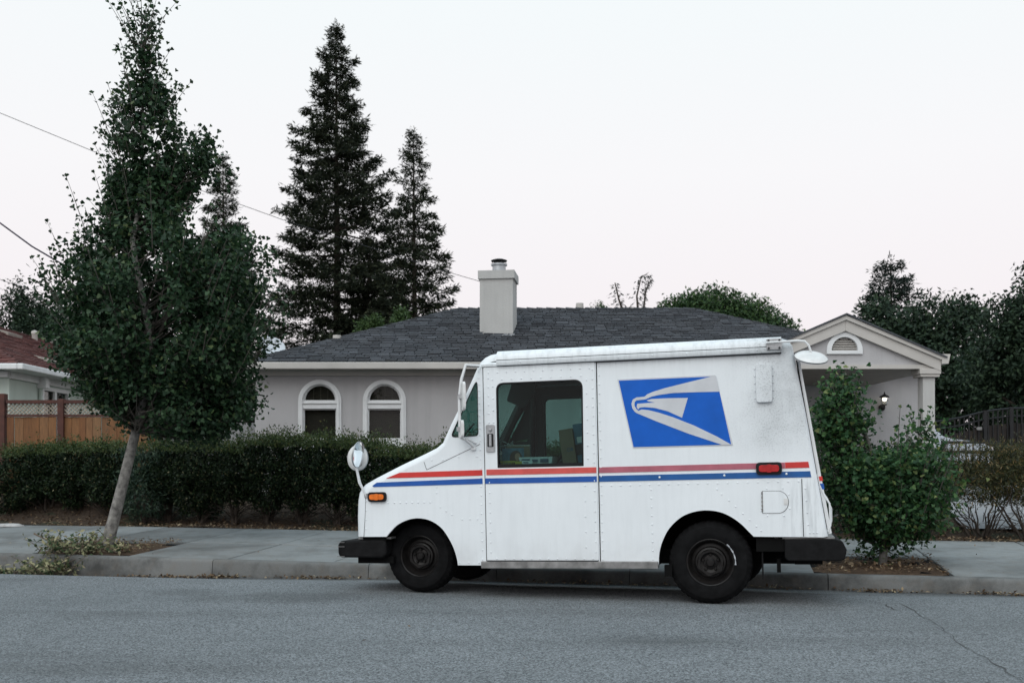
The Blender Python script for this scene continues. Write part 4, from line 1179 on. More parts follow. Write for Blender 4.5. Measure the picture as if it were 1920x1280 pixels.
bevel(MB().box(-1.785, -1.762, -0.030, -0.017, 1.30, 1.40).build('handle_grip', M['bare_metal'], hp), 0.004)
MB().lathe([(0, -0.034), (0.014, -0.032), (0.016, -0.0245), (0, -0.0245)], 12, 'Y', (-1.773, 0, 1.438)).build('key_lock', M['bare_metal'], hp, smooth=40)

# bumpers
def bumper(pts, y0, y1, name, ends):
    b = bevel(MB().plate([pts], y0, y1).build(name, M['black_rubber'], truck), 0.02, 3)
    return b
fb = bumper([(-3.165, .515), (-2.76, .528), (-2.735, .50), (-2.735, .395), (-2.77, .365), (-3.17, .372), (-3.185, .41), (-3.185, .48)], 0.02, TW - 0.02, 'front_bumper', -1)
MB().box(-3.03, -2.70, 0.10, TW - 0.10, .315, .372).build('bumper_support', M['under_black'], fb)
MB().box(-3.0, -2.70, 0.05, TW - 0.05, .529, .545).build('bumper_cap', M['sill_metal'], fb)
for z in (.503, .466, .382): MB().box(-3.1895, -3.12, 0.012, 0.0195, z - .002, z + .002).build('scuff', M['sill_metal'], fb)
rb = bumper([(.575, .518), (.955, .516), (1.005, .50), (1.035, .435), (1.02, .36), (.99, .348), (.60, .348), (.575, .37)], 0.0, TW, 'rear_bumper', 1)
MB().box(.65, .86, 0.08, TW - 0.08, .315, .352).build('bumper_support', M['under_black'], rb)
MB().box(.56, .95, 0.02, TW - 0.02, .519, .531).build('step_plate', M['sill_metal'], rb)
# grab rails by the rear door
for off_y, pts in ((0.05, [(.848, .93), (.885, .84), (.918, .79), (.922, .62), (.905, .57)]), (0.30, [(.854, .92), (.915, .82), (.945, .74), (.945, .64), (.915, .56)])):
    MB().tube([(x, off_y, z) for x, z in pts], 0.007, 6).build('grab_rail', M['trim_white'], truck)
sb = MB().plate([[(.700, 1.90), (.722, 1.90), (.858, 1.02), (.93, .56), (.905, .555), (.83, 1.02)]], 0.05, 0.075).build('rear_frame', M['trim_white'], truck)
MB().plate([[(.690, 1.905), (.700, 1.905), (.83, 1.02), (.822, 1.02)]], 0.035, 0.05).build('rear_seal', M['rubber_trim'], sb)
MB().plate([[(.842, 1.0), (.868, 1.0), (.873, .965), (.847, .965)]], 0.047, 0.05).build('red_stripe', M['stripe_red'], sb)
MB().plate([[(.850, .945), (.877, .945), (.883, .90), (.857, .90)]], 0.047, 0.05).build('blue_stripe', M['stripe_blue'], sb)

# wheels
def wheel(x, y, z, R, s, steer=0.0, chalk=False):
    "s=1: outer face towards -y"
    r = empty('wheel'); r.parent = truck
    r.location = (x, y, z); r.rotation_euler = (0, 0, steer if s > 0 else math.pi + steer)
    W = 0.195; k = R / 0.33
    prof = [(.182, .012), (.192, -.004), (.205, -.010), (.245, -.016), (.285, -.008), (.305, .008), (.322, .022), (.330, .045), (.331, W / 2), (.330, W - .045), (.322, W - .022), (.300, W - .005), (.2, W)]
    prof = [(a * k, h) for a, h in prof]
    n = 120
    b = MB(); v, f = [], []
    for i, (a, h) in enumerate(prof):
        for q in range(n):
            an = 2 * math.pi * q / n
            rr = a
            if 6 <= i <= 10 and (q + (i % 2)) % 3 == 0: rr = a - 0.010
            if i == 5 and q % 3 == 0: rr = a - 0.004
            v.append((rr * math.cos(an), h, rr * math.sin(an)))
    for i in range(len(prof) - 1):
        for q in range(n): f.append((i * n + q, i * n + (q + 1) % n, (i + 1) * n + (q + 1) % n, (i + 1) * n + q))
    b.add(v, f)
    ty = b.build('tyre', M['tyre_rubber'], r, smooth=25)
    rim = MB().lathe([(.186 * k, .010), (.190 * k, .0), (.184 * k, -.003), (.176 * k, .003), (.168 * k, .035), (.150 * k, .060), (.128 * k, .052), (.118 * k, .028), (.104 * k, .022), (.092 * k, .034), (.060 * k, .044), (.048 * k, .040), (0, .042)], 48, 'Y').build('rim', M['rim_black'], r, smooth=35)
    hx = [(.112 * k * math.cos(math.radians(22 + 60 * q)), .112 * k * math.sin(math.radians(22 + 60 * q))) for q in range(6)]
    MB().plate([rounded(hx, .03, 4), [(0.082 * k * math.cos(math.radians(15 * q)), 0.082 * k * math.sin(math.radians(15 * q))) for q in range(24)]], .012, .03).build('rim_boss', M['rim_black'], rim)
    MB().lathe([(.191 * k, -.001), (.195 * k, -.0045), (.199 * k, -.001)], 48, 'Y').build('rim_edge', M['rim_rust'], rim, smooth=40)
    MB().lathe([(.036 * k, .045), (.036 * k, .016), (.026 * k, .006), (0, .004)], 20, 'Y').build('hub', M['rim_black'], r, smooth=35)
    for q in range(5):
        a = math.radians(18 + 72 * q)
        MB().lathe([(.012, .046), (.012, .026), (.008, .022), (0, .022)], 6, 'Y', (.062 * k * math.cos(a), 0, .062 * k * math.sin(a))).build('lug_nut', M['rim_black'], r)
    if chalk:
        c = MB(); v = []
        for q in range(11):
            a = math.radians(48 - 53 * q / 10); w = 0.0045 + 0.002 * math.sin(q * 2.1)
            v += [((.196 - w) * math.cos(a), -.012, (.196 - w) * math.sin(a)), ((.196 + w) * math.cos(a), -.0155, (.196 + w) * math.sin(a))]
        c.add(v, [(2 * q, 2 * q + 1, 2 * q + 3, 2 * q + 2) for q in range(10)])
        c.build('wheel_weight_mark', M['chalk_white'], r)
    return r
wheel(-2.480, 0.15, .372, .315, 1, math.radians(-5))
wheel(-2.480, TW - 0.15, .33, .315, -1, math.radians(-5))
wheel(0.003, 0.045, .331, .331, 1, 0, True)
wheel(0.10, TW - 0.045, .29, .331, -1)
# underside
ub = MB()
ub.box(-2.9, .86, 0.30, TW - 0.30, .30, .42)
ub.box(-2.03, -.45, 0.06, TW - 0.06, .30, .36)
ub.box(.36, .86, 0.03, TW - 0.03, .42, .53)
ub.box(-2.95, -2.74, 0.03, TW - 0.03, .40, .55)
ub.tube([(0, 0.2, .33), (0, TW - 0.2, .31)], 0.06, 10)
ub.tube([(-2.48, 0.2, .34), (-2.48, TW - 0.2, .32)], 0.045, 10)
ub.build('underbody', M['under_black'], truck)
for ar, x0 in ((FARCH, -2.4), (RARCH, 0.0)):
    lin = MB(); v = []
    for x, z in ar:
        for y in (0.004, 0.52): v.append((x, y, z + 0.002))
    lin.add(v, [(2 * q, 2 * q + 1, 2 * q + 3, 2 * q + 2) for q in range(len(ar) - 1)])
    lin.build('wheel_arch', M['under_black'], truck)
    MB().plate([ar], 0.52, 0.53).build('wheel_arch', M['under_black'], truck)
MB().box(.40, .412, 0.05, 0.28, .20, .53).build('mud_flap', M['black_rubber'], truck)
MB().box(-.36, -.30, 0.03, 0.10, .22, .31).build('jack_point', M['under_black'], truck)
MB().box(.515, .545, 0.10, 0.16, .25, .36).build('tow_loop', M['under_black'], truck)

# cab inside
def lin_plate(loops, y0, y1, nm, mat): return MB().plate(loops, y0, y1).build(nm, M[mat], truck)
shr = lambda L, c, k: [(c[0] + (x - c[0]) * k, c[1] + (z - c[1]) * k) for x, z in L]
far_shade_plate = [(-1.80, .40), (-.87, .40), (-.87, 1.94), (-1.80, 1.94)]  # dark plates added over white inner panels; shade is in their colour
lin_plate([far_shade_plate, DWIN], TW - 0.05, TW - 0.035, 'door_shade_plate', 'interior')
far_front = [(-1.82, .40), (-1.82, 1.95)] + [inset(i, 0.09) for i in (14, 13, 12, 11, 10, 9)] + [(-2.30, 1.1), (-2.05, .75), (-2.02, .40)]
lin_plate([far_front, QWIN], TW - 0.05, TW - 0.03, 'cab_shade_plate', 'interior_dark')
lin_plate([[(-.86, .5), (.6, .5), (.56, 1.95), (-.86, 1.95)]], TW - 0.05, TW - 0.035, 'cargo_shade_plate', 'interior')
MB().box(-1.86, .55, 0.04, TW - 0.06, 1.955, 1.965).build('ceiling_shade_plate', M['interior_dark'], truck)  # added ceiling plate, dark to carry the cab's shade
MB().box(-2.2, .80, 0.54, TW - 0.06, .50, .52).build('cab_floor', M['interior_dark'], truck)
MB().plate([rect(-.80, -.78, .52, 1.95)], 0.03, 0.9).build('bulkhead', M['interior'], truck)
MB().box(.50, .53, 0.03, TW - 0.06, .52, 1.95).build('cargo_wall', M['interior_dark'], truck)
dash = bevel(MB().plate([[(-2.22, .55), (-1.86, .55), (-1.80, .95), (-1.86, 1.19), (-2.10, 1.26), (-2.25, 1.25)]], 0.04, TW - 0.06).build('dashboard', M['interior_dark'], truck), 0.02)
lin_plate([rounded([(-1.80, 1.925), (-1.859, 1.741), (-1.698, 1.671), (-1.594, 1.815), (-1.567, 1.925)], .02, 3)], 0.88, 0.92, 'sun_visor', 'interior_dark')
MB().tube([(-1.80, TW - 0.12, 1.93), (-1.84, TW - 0.12, 1.25)], 0.025, 8).build('cab_post', M['interior_dark'], truck)
MB().tube([inset(14, 0.06)[:1] + (TW - 0.14, inset(14, 0.06)[1]), inset(10, 0.06)[:1] + (TW - 0.14, inset(10, 0.06)[1])], 0.04, 8).build('windshield_post', M['interior_dark'], truck)
sw = empty('steering_wheel'); sw.parent = truck
sw.location = (-1.42, 1.30, 1.20); sw.rotation_euler = (0, math.radians(-52), 0)
tor = []
for q in range(33):
    a = 2 * math.pi * q / 32; tor.append((0.19 * math.cos(a), 0.19 * math.sin(a), 0))
MB().tube(tor, 0.016, 8).build('wheel_ring', M['rubber_trim'], sw, smooth=60)
spk = MB()
for a in (90, 210, 330):
    spk.bar((0, 0, -0.03), (0.19 * math.cos(math.radians(a)), 0.19 * math.sin(math.radians(a)), 0), 0.03, 0.012)
spk.lathe([(0, 0.0), (0.05, -0.005), (0.05, -0.04), (0, -0.05)], 16, 'Z')
spk.tube([(0, 0, -0.04), (0, 0, -0.35)], 0.025, 8)
spk.build('wheel_spokes', M['rubber_trim'], sw)
seat = MB().box(-1.25, -.83, 1.05, 1.5, .55, .95).build('driver_seat', M['interior_dark'], truck); bevel(seat, 0.03)
bk = bevel(MB().box(-.93, -.83, 1.05, 1.5, .951, 1.50).build('seat_back', M['interior_dark'], truck), 0.03)
MB().box(-1.78, -.95, 0.05, 0.80, 1.085, 1.10).build('mail_tray_table', M['sill_metal'], truck)
MB().box(-1.66, -1.03, 0.045, 0.075, 1.10, 1.148).build('table_lip', M['bare_metal'], truck)

# mirrors
wm = MB()
fr_ = [(-1.86, -0.02, 1.975), (-1.945, -0.12, 1.978), (-1.985, -0.12, 1.86), (-2.006, -0.12, 1.72), (-2.008, -0.12, 1.43), (-1.998, -0.12, 1.375), (-1.965, -0.10, 1.36), (-1.92, -0.01, 1.30)]
wmo = MB().tube(fr_, 0.0125, 8).build('mirror_frame', M['trim_white'], truck, smooth=50)
MB().tube([(-1.86, -0.02, 1.966), (-1.95, -0.12, 1.966)], 0.006, 6).build('mirror_stay', M['seam_dark'], wmo)
MB().tube([(-1.965, -0.11, 1.375), (-1.905, -0.004, 1.33)], 0.01, 6).build('mirror_stay', M['trim_white'], wmo)
MB().box(-1.945, -1.905, -0.02, 0.0, 1.275, 1.31).build('mirror_foot', M['trim_white'], wmo)
def west_mirror(z0, z1, x):
    M4 = Matrix.Translation((x, -0.12, (z0 + z1) / 2)) @ Matrix.Rotation(math.radians(25), 4, 'Z')
    h = (z1 - z0) / 2
    pl = MB().plate([rounded(rect(-0.09, 0.09, -h, h), .03, 4)], 0.0, 0.022)
    pl.v = [tuple(M4 @ Matrix.Rotation(math.radians(90), 4, 'Z') @ Vector(p)) for p in pl.v]
    o = bevel(pl.build('mirror_shell', M['mirror_back'], wmo), 0.008)
    g = MB().plate([rounded(rect(-0.082, 0.082, -h + .008, h - .008), .025, 4)], -0.0025, -0.0005)
    g.v = [tuple(M4 @ Matrix.Rotation(math.radians(90), 4, 'Z') @ Vector(p)) for p in g.v]
    g.build('mirror_glass', M['mirror_glass'], o)
    cl = MB().box(x - 0.045, x + 0.012, -0.14, -0.10, (z0 + z1) / 2 - 0.018, (z0 + z1) / 2 + 0.018).build('mirror_clamp', M['bare_metal'], o)
west_mirror(1.60, 1.835, -1.965)
west_mirror(1.375, 1.52, -1.985)
# round mirrors on the nose
def round_mirror(c, d, r, arm, name, edge=None):
    c, d = Vector(c), Vector(d).normalized()
    q = Vector((0, 0, 1)).rotation_difference(d).to_matrix().to_4x4()
    m4 = Matrix.Translation(c) @ q
    root = MB().tube(arm, 0.0085, 8).build(name, M['trim_white'], truck, smooth=60)
    def lat(prof, nm, mat):
        b = MB().lathe(prof, 32, 'Z'); b.v = [tuple(m4 @ Vector(p)) for p in b.v]
        return b.build(nm, mat, root, smooth=50)
    lat([(0, -.035), (r * .5, -.030), (r * .85, -.016), (r, 0), (r * .99, .008)], 'mirror_shell', M['mirror_back'])
    lat([(r * .985, .004), (r * 1.02, .0), (r * 1.02, .010), (r * .97, .0115)], 'mirror_rim', M['bare_metal'])
    lat([(r * .97, .009), (r * .7, .022), (r * .4, .031), (0, .035)], 'mirror_glass', M['mirror_glass'])
    return root
round_mirror((-3.008, 0.075, 1.235), (0.28, 0.95, -0.03), 0.112, [(-2.90, -0.004, .905), (-2.957, 0.005, 1.02), (-3.01, 0.035, 1.20), (-3.012, 0.045, 1.235)], 'hood_mirror')
rm2 = round_mirror((-2.955, -0.035, 1.262), (0.985, -0.06, -0.14), 0.112, [(-2.90, -0.004, .908), (-2.957, -0.02, 1.02), (-2.985, -0.03, 1.20), (-2.985, -0.03, 1.25)], 'hood_mirror')
MB().box(-2.915, -2.885, -0.012, 0.0, .89, .925).build('mirror_foot', M['bare_metal'], rm2)
round_mirror((.802, -0.02, 1.918), (-0.16, 0.42, -0.87), 0.125, [(.47, -0.058, 2.043), (.70, -0.05, 2.047), (.755, -0.04, 2.043), (.785, -0.03, 2.01), (.804, -0.02, 1.955)], 'rear_mirror')
# wiper
MB().tube([(-2.185, 0.45, 1.375), (-2.10, 0.62, 1.53)], 0.008, 5).build('wiper', M['rubber_trim'], truck)

# ---- things carried in the cab
TMAT = Matrix.Translation(truck.location) @ truck.rotation_euler.to_matrix().to_4x4()
def cargo(name, p, rz, label, cat, ry=0.0):
    o = empty(name, label=label, cat=cat)
    m = TMAT @ Matrix.Translation(p) @ Matrix.Rotation(rz, 4, 'Z') @ Matrix.Rotation(ry, 4, 'Y')
    o.location = m.to_translation(); o.rotation_euler = m.to_euler()
    return o
TZ = 1.101
t = cargo('mail_tub', (-1.42, 0.12, TZ), 0, 'white printed mail tub on the tray inside the truck window', 'mail tub')
tb = MB(); w2, d2, h2 = 0.145, 0.11, 0.105
tb.add([(-w2 * .86, 0, 0), (w2 * .86, 0, 0), (w2, -.012, h2), (-w2, -.012, h2), (-w2 * .86, 2 * d2, 0), (w2 * .86, 2 * d2, 0), (w2, 2 * d2 + .012, h2), (-w2, 2 * d2 + .012, h2)],
       [(0, 1, 2, 3), (5, 4, 7, 6), (4, 0, 3, 7), (1, 5, 6, 2), (4, 5, 1, 0)])
tb.build('tub_shell', M['paper_white'], t)
pk = MB()
for x0, x1, z0, z1 in ((-.12, -.05, .07, .09), (-.03, .02, .065, .085), (.04, .11, .06, .088), (-.12, -.06, .04, .05), (-.04, .05, .015, .028), (.06, .1, .03, .04)):
    pk.box(x0, x1, -0.0165, -0.0145, z0, z1)
pk.build('tub_print', M['print_ink'], t)
t2 = cargo('paper_card', (-1.49, 0.085, TZ), 0.1, 'small white printed card leaning on the mail tub', 'card', 0.06)
MB().box(-.045, .045, 0, .003, 0, .075).build('card_sheet', M['paper_white'], t2)
cp = MB()
for k in range(3): cp.box(-.033, .03 - .01 * k, -.0015, -.0005, .015 + .02 * k, .024 + .02 * k)
cp.build('card_print', M['print_ink'], t2)
t = cargo('cardboard_box', (-1.125, 0.16, TZ), 0.05, 'tall brown cardboard box leaning behind the truck door glass', 'box', math.radians(-7))
MB().box(-.065, .05, 0, .22, 0, .335).build('box_shell', M['cardboard'], t)
MB().plate([ell(0.0, .16, .016, .016, 14), ell(0.0, .16, .011, .011, 14)], -.002, -.0005).build('box_print', M['print_ink'], t)
MB().box(.018, .034, -.002, -.0005, .15, .175).build('box_print', M['print_ink'], t)
t = cargo('blue_parcel', (-1.02, 0.20, TZ + .02), 0, 'blue and white parcel at the right edge of the door glass', 'parcel', math.radians(-8))
MB().box(-.05, .06, 0, .25, 0, .36).build('parcel_shell', M['parcel_blue'], t)
MB().box(-.03, .061, -.002, -.0005, .20, .25).build('parcel_label', M['paper_white'], t)
MB().box(-.051, .062, -.003, -.0005, .10, .19).build('parcel_band', M['interior_dark'], t)
t = cargo('brown_parcel', (-.99, 0.50, TZ), 0, 'brown parcel standing behind the blue parcel in the truck', 'parcel')
MB().box(-.08, .06, 0, .2, 0, .42).build('parcel_shell', M['cardboard'], t)
MB().box(-.02, .0, -.002, -.0005, 0, .42).build('parcel_tape', M['paper_white'], t)
t = cargo('letter_basket', (-1.61, 0.10, TZ), 0, 'yellow slotted basket in the lower left of the door glass', 'basket')
bk_ = MB()
for k in range(9): bk_.box(-.11 + k * .013, -.105 + k * .013, 0, .004, 0, .075)
bk_.box(-.115, .012, -.001, .005, .066, .076); bk_.box(-.115, .012, -.001, .005, 0, .01)
bk_.build('basket_slats', M['plastic_yellow'], t)
MB().box(.012, .11, 0, .005, 0, .072).build('basket_panel', M['plastic_yellow'], t)
MB().box(-.115, .11, .006, .2, 0, .008).build('basket_floor', M['plastic_yellow'], t)
MB().box(-.115, .11, .2, .206, 0, .075).build('basket_back', M['plastic_yellow'], t)
t = cargo('magazine', (-1.62, 0.15, TZ + .01), 0, 'glossy blue magazine with a portrait cover in the basket', 'magazine', 0.0)
MB().box(-.10, .09, 0, .006, 0, .175).build('magazine_cover', M['magazine_blue'], t)
MB().plate([ell(.02, .085, .055, .07, 18)], -.0022, -.0005).build('portrait_hair', M['magazine_dark'], t)
MB().plate([ell(.035, .10, .024, .034, 16)], -.004, -.0024).build('portrait_face', M['magazine_skin'], t)
t = cargo('letter_bundle', (-1.60, 0.22, TZ), 0, 'bundle of brown envelopes behind the magazine in the truck', 'envelopes', 0.02)
for k in range(6): MB().box(-.11 + .004 * k, .10 - .006 * k, .03 * k, .03 * k + .018, 0, .205 + .006 * (k % 3)).build('envelope', M['cardboard'] if k % 2 == 0 else M['paper_white'], t)
t = cargo('paper_heap', (-1.80, 0.35, 1.262), 0.2, 'crumpled white papers on the truck dashboard', 'papers')
ph = MB()
for k in range(7):
    mm = Matrix.Translation((rnd.uniform(-.06, .10), rnd.uniform(-.08, .08), .03 + .006 * k)) @ Matrix.Rotation(rnd.uniform(-1, 1), 4, 'X') @ Matrix.Rotation(rnd.uniform(-1, 1), 4, 'Y')
    ph.box(-.05, .05, -.035, .035, -.001, .001, mm)
ph.build('paper_sheets', M['paper_white'], t)

# ================================================================== plants
from mathutils import noise as mn
def clump(P, scale, seed):
    return np.array([mn.noise(Vector(p) * scale + Vector((seed * 7.3, seed * 3.1, seed))) for p in P])
def table(z, tab):
    zs = [q[0] for q in tab]
    return np.interp(z, zs, [q[1] for q in tab]), np.interp(z, zs, [q[2] for q in tab])
def limb(b, a, c, r0, r1, sag=0.0, n=5, seed=None, seg=6):
    a, c = Vector(a), Vector(c); pts = []
    R = rnd if seed is None else random.Random(seed)
    L = (c - a).length
    for k in range(n + 1):
        u = k / n
        p = a.lerp(c, u) + Vector((R.uniform(-1, 1), R.uniform(-1, 1), R.uniform(-1, 1))) * L * 0.035 * (0 if k in (0, n) else 1)
        p.z -= sag * math.sin(math.pi * u)
        pts.append(p)
    b.tube(pts, [r0 + (r1 - r0) * k / n for k in range(n + 1)], seg, caps=False)

def ginkgo(name, label, cat, group, base, tab, trunk, radii, ncl, leaf, mat, seed, lobes=(), sprigs=60, yscale=0.9, thresh=-0.10, cl_r=0.062, nlim=26, bare=None, branch_from=0.22, fill=0.55):
    "street tree: trunk path, limbs, crown of fan leaves in short-shoot clusters"
    rng = np.random.default_rng(seed); base = Vector(base)
    root = empty(name, base, label=label, cat=cat, group=group)
    zs = np.array([q[0] for q in tab])
    tz = [p.z for p in trunk]
    def axis(z): return np.interp(z, tz, [p.x for p in trunk]), np.interp(z, tz, [p.y for p in trunk])
    pts = []
    zz = rng.uniform(zs.min(), zs.max(), ncl * 9)
    xl, xr = table(zz, tab)
    wid = (xr - xl)
    keep = rng.random(len(zz)) < (wid / wid.max()) ** 1.25
    zz, xl, xr, wid = zz[keep], xl[keep], xr[keep], wid[keep]
    a = rng.uniform(0, 2 * np.pi, len(zz)); rr = np.sqrt(rng.random(len(zz)))
    keep = rng.random(len(zz)) < 0.30 + 0.70 * rr ** 2
    zz, xl, xr, wid, a, rr = zz[keep], xl[keep], xr[keep], wid[keep], a[keep], rr[keep]
    P = np.stack([(xl + xr) / 2 + np.cos(a) * rr * wid / 2, base.y + np.sin(a) * rr * wid / 2 * yscale, zz], 1)
    nb_ = clump(P, 1.5, seed + 11) + 0.5 * clump(P, 3.2, seed + 12)
    ax0, ay0 = axis(P[:, 2]); kx = np.clip(0.93 + 0.42 * nb_, 0.6, 1.12)
    cxm = (xl + xr) / 2
    P[:, 0] = cxm + (P[:, 0] - cxm) * kx; P[:, 1] = base.y + (P[:, 1] - base.y) * kx
    for c, r, n in lobes:
        q = unit(rng, n) * (rng.random((n, 1)) ** 0.45) * np.array(r) + np.array(c)
        P = np.concatenate([P, q])
    nz = clump(P, 2.6, seed) + 0.6 * clump(P, 6.0, seed + 3)
    P = P[nz > thresh]
    P = P[rng.permutation(len(P))[:int((ncl + sum(q[2] for q in lobes)) * fill)]]
    R = random.Random(seed + 1); LP = []; lm = MB()
    targets = []
    for k in range(nlim):
        z = None
        while z is None:
            z = R.uniform(zs.min() + 0.05, zs.max() - 0.05); l_, r_ = table(z, tab)
            if R.random() > ((r_ - l_) / wid.max()) ** 0.8: z = None
        an = R.uniform(0, 2 * math.pi); w = (r_ - l_) / 2 * R.uniform(0.82, 1.0)
        targets.append(Vector(((l_ + r_) / 2 + math.cos(an) * w, base.y + math.sin(an) * w * yscale, z)))
    for c, r, n in lobes:
        for k in range(max(2, n // 22)):
            e = unit(rng, 1)[0] * np.array(r) * 0.9; e[2] = abs(e[2]); targets.append(Vector(np.array(c) + e))
    def branch(a_, c_, r0, t0, step, jit):
        mid = a_.lerp(c_, 0.5) + Vector(((c_.x - a_.x) * 0.15, (c_.y - a_.y) * 0.15, -0.12 * (c_ - a_).length))
        f = lambda q: a_ * (1 - q) ** 2 + mid * 2 * q * (1 - q) + c_ * q * q
        lm.tube([f(q / 5) for q in range(6)], [r0 + (0.003 - r0) * q / 5 for q in range(6)], 5, caps=False)
        L = (c_ - a_).length; n_ = max(2, int(L * (1 - t0) / step))
        for q in range(n_):
            w_ = t0 + (1 - t0) * (q + R.random()) / n_; p_ = f(w_)
            LP.append((p_.x + R.gauss(0, jit), p_.y + R.gauss(0, jit), p_.z + R.gauss(0, jit)))
        return f
    for T_ in targets:
        ax_, ay_ = axis(T_.z); hd = math.hypot(T_.x - ax_, T_.y - ay_)
        zt = max(trunk[0].z + branch_from * (trunk[-1].z - trunk[0].z), T_.z - hd * R.uniform(0.55, 1.1) - 0.12)
        x_, y_ = axis(zt); r_ = float(np.interp(zt, tz, radii))
        f = branch(Vector((x_, y_, zt)), T_, max(0.006, r_ * 0.30), 0.30, 0.075, 0.045)
        for q in range(int(2 + hd * 3.5)):
            p_ = f(R.uniform(0.35, 0.9)); d_ = Vector((R.gauss(0, 1), R.gauss(0, 1), R.uniform(0.2, 1.3))).normalized()
            branch(p_, p_ + d_ * R.uniform(0.15, 0.42) * min(1.0, 0.5 + hd), 0.006, 0.2, 0.07, 0.035)
    P = np.concatenate([P, np.array(LP)])
    if bare is not None: P = P[~bare(P)]
    nl = rng.integers(6, 11, len(P))
    Pl = np.repeat(P, nl, 0) + rng.normal(size=(nl.sum(), 3)) * cl_r * np.array([1, 1, 0.8])
    ax, ay = axis(Pl[:, 2])
    out = np.stack([Pl[:, 0] - ax, Pl[:, 1] - ay, np.full(len(Pl), 0.15)], 1)
    out /= np.linalg.norm(out, axis=1, keepdims=True) + 1e-6
    D = out * 0.5 + unit(rng, len(Pl)) * 0.9 + np.array([0, 0, -0.12])
    N = out * 0.7 + unit(rng, len(Pl)) * 0.8 + np.array([0, 0, 0.55])
    S = leaf * rng.uniform(0.65, 1.2, len(Pl))
    parts = [scatter(LEAF_GINKGO, Pl, D, N, S)]
    tw = MB(); sp_p, sp_d = [], []
    R = random.Random(seed)
    for k in range(sprigs):
        z = R.uniform(zs.min() + 0.15 * (zs.max() - zs.min()), zs.max()); l_, r_ = table(z, tab)
        an = R.choice((0, math.pi)) + R.gauss(0, 0.9)
        w = (r_ - l_) / 2 * 0.92
        p = Vector(((l_ + r_) / 2 + math.cos(an) * w, base.y + math.sin(an) * w * yscale, z))
        d = Vector((math.cos(an) * 0.55, math.sin(an) * 0.4, R.uniform(0.6, 1.5))).normalized()
        L = R.uniform(0.2, 0.62)
        tw.tube([p - d * 0.15, p + d * L * 0.5 + Vector((0, 0, 0.01)), p + d * L], [0.006, 0.004, 0.002], 4, caps=False)
        m = int(L / 0.045)
        for j in range(m):
            q = p + d * (L * (j + 0.5) / m)
            e = Vector((R.uniform(-1, 1), R.uniform(-1, 1), R.uniform(-0.4, 0.8))).normalized()
            sp_p.append(q + e * 0.03); sp_d.append(e + d * 0.4)
        for j in range(3):
            e = Vector((R.uniform(-1, 1), R.uniform(-1, 1), R.uniform(0.0, 1))).normalized()
            sp_p.append(p + d * L); sp_d.append(e + d * 0.7)
    if sp_p:
        sp_p, sp_d = np.array(sp_p), np.array(sp_d)
        parts.append(scatter(LEAF_GINKGO, sp_p, sp_d, unit(rng, len(sp_p)), leaf * rng.uniform(0.6, 0.95, len(sp_p))))
    V, Fc = join_np(parts)
    mobj('crown', mesh_np('crown', V, Fc), mat, root, -base)
    bt = MB().tube(trunk, radii, 12)
    bt.build('trunk', M['bark_pale'], root, -base, smooth=60)
    if len(lm.v):
        lm.add(tw.v, tw.f)
        tag(lm.build('limbs', M['bark_limb'], root, -base, smooth=60), kind='stuff')
    return root

GY = 12.19
g_ = lambda px, py: at(px, py, GY)
tabL = []
for py, l, r in ((822, 350, 410), (805, 250, 468), (770, 205, 480), (730, 160, 488), (690, 135, 500), (650, 112, 500), (605, 98, 525), (560, 100, 520), (510, 108, 505), (470, 130, 490), (435, 150, 480), (415, 185, 360), (380, 190, 362),
                 (330, 192, 370), (280, 188, 350), (240, 185, 348), (200, 196, 338), (150, 218, 325), (110, 226, 314), (70, 248, 284), (40, 258, 274), (18, 263, 268)):
    m_ = (27 if py < 170 else 20 if py < 430 else 5) if r - l > 70 else 3 if r - l > 30 else 0
    p, q = g_(l + m_, py), g_(r - m_, py); tabL.append((p.z, p.x, q.x))
trL = [g_(px, py) for px, py in ((197, 1034), (203, 1010), (213, 975), (232, 900), (248, 835), (262, 780), (282, 712), (300, 645), (291, 560), (276, 470), (270, 380), (268, 250), (266, 120), (265, 15))]
for i, p in enumerate(trL): p.y += (0, 0, 0, 0, 0, 0, -0.05, -0.30, -0.45, -0.48, -0.12, 0, 0, 0)[i]
def bareL(P):
    # a gap before the trunk where the photograph shows its bark, and two see-through gaps
    px = P[:, 0] / P[:, 1] * F + 960; py = YH - (P[:, 2] - CAM_H) / P[:, 1] * F
    tx = np.interp(py, [460, 560, 645], [275, 290, 301])
    g1 = (py > 466) & (py < 648) & (np.abs(px - tx) < 27) & (P[:, 1] < GY - 0.02)
    g2 = ((px - 372) / 26) ** 2 + ((py - 408) / 50) ** 2 < 1
    g3 = ((px - 240) / 14) ** 2 + ((py - 470) / 14) ** 2 < 1
    g4 = (np.abs(px - (262 - (py - 780) * 0.27)) < 26) & (py > 735) & (P[:, 1] < GY)
    return g1 | g2 | g3 | g4
ginkgo('street_tree', 'tall leaning ginkgo tree with pale trunk at the left of the sidewalk', 'tree', 'street trees in the sidewalk', trL[0] + Vector((0, 0, 0.02)), tabL, trL,
       [.105, .082, .071, .063, .058, .054, .046, .034, .033, .030, .024, .018, .012, .005], 2900, 0.060, M['leaf_ginkgo_dark'], 5, nlim=175,
       lobes=[(tuple(g_(378, 300)), (.10, .25, .36), 150), (tuple(g_(352, 372)), (.15, .3, .22), 110), (tuple(g_(425, 765)), (.35, .35, .24), 120), (tuple(g_(250, 380)), (.30, .3, .4), 90)],
       sprigs=120, bare=bareL, thresh=-0.02, fill=0.80)

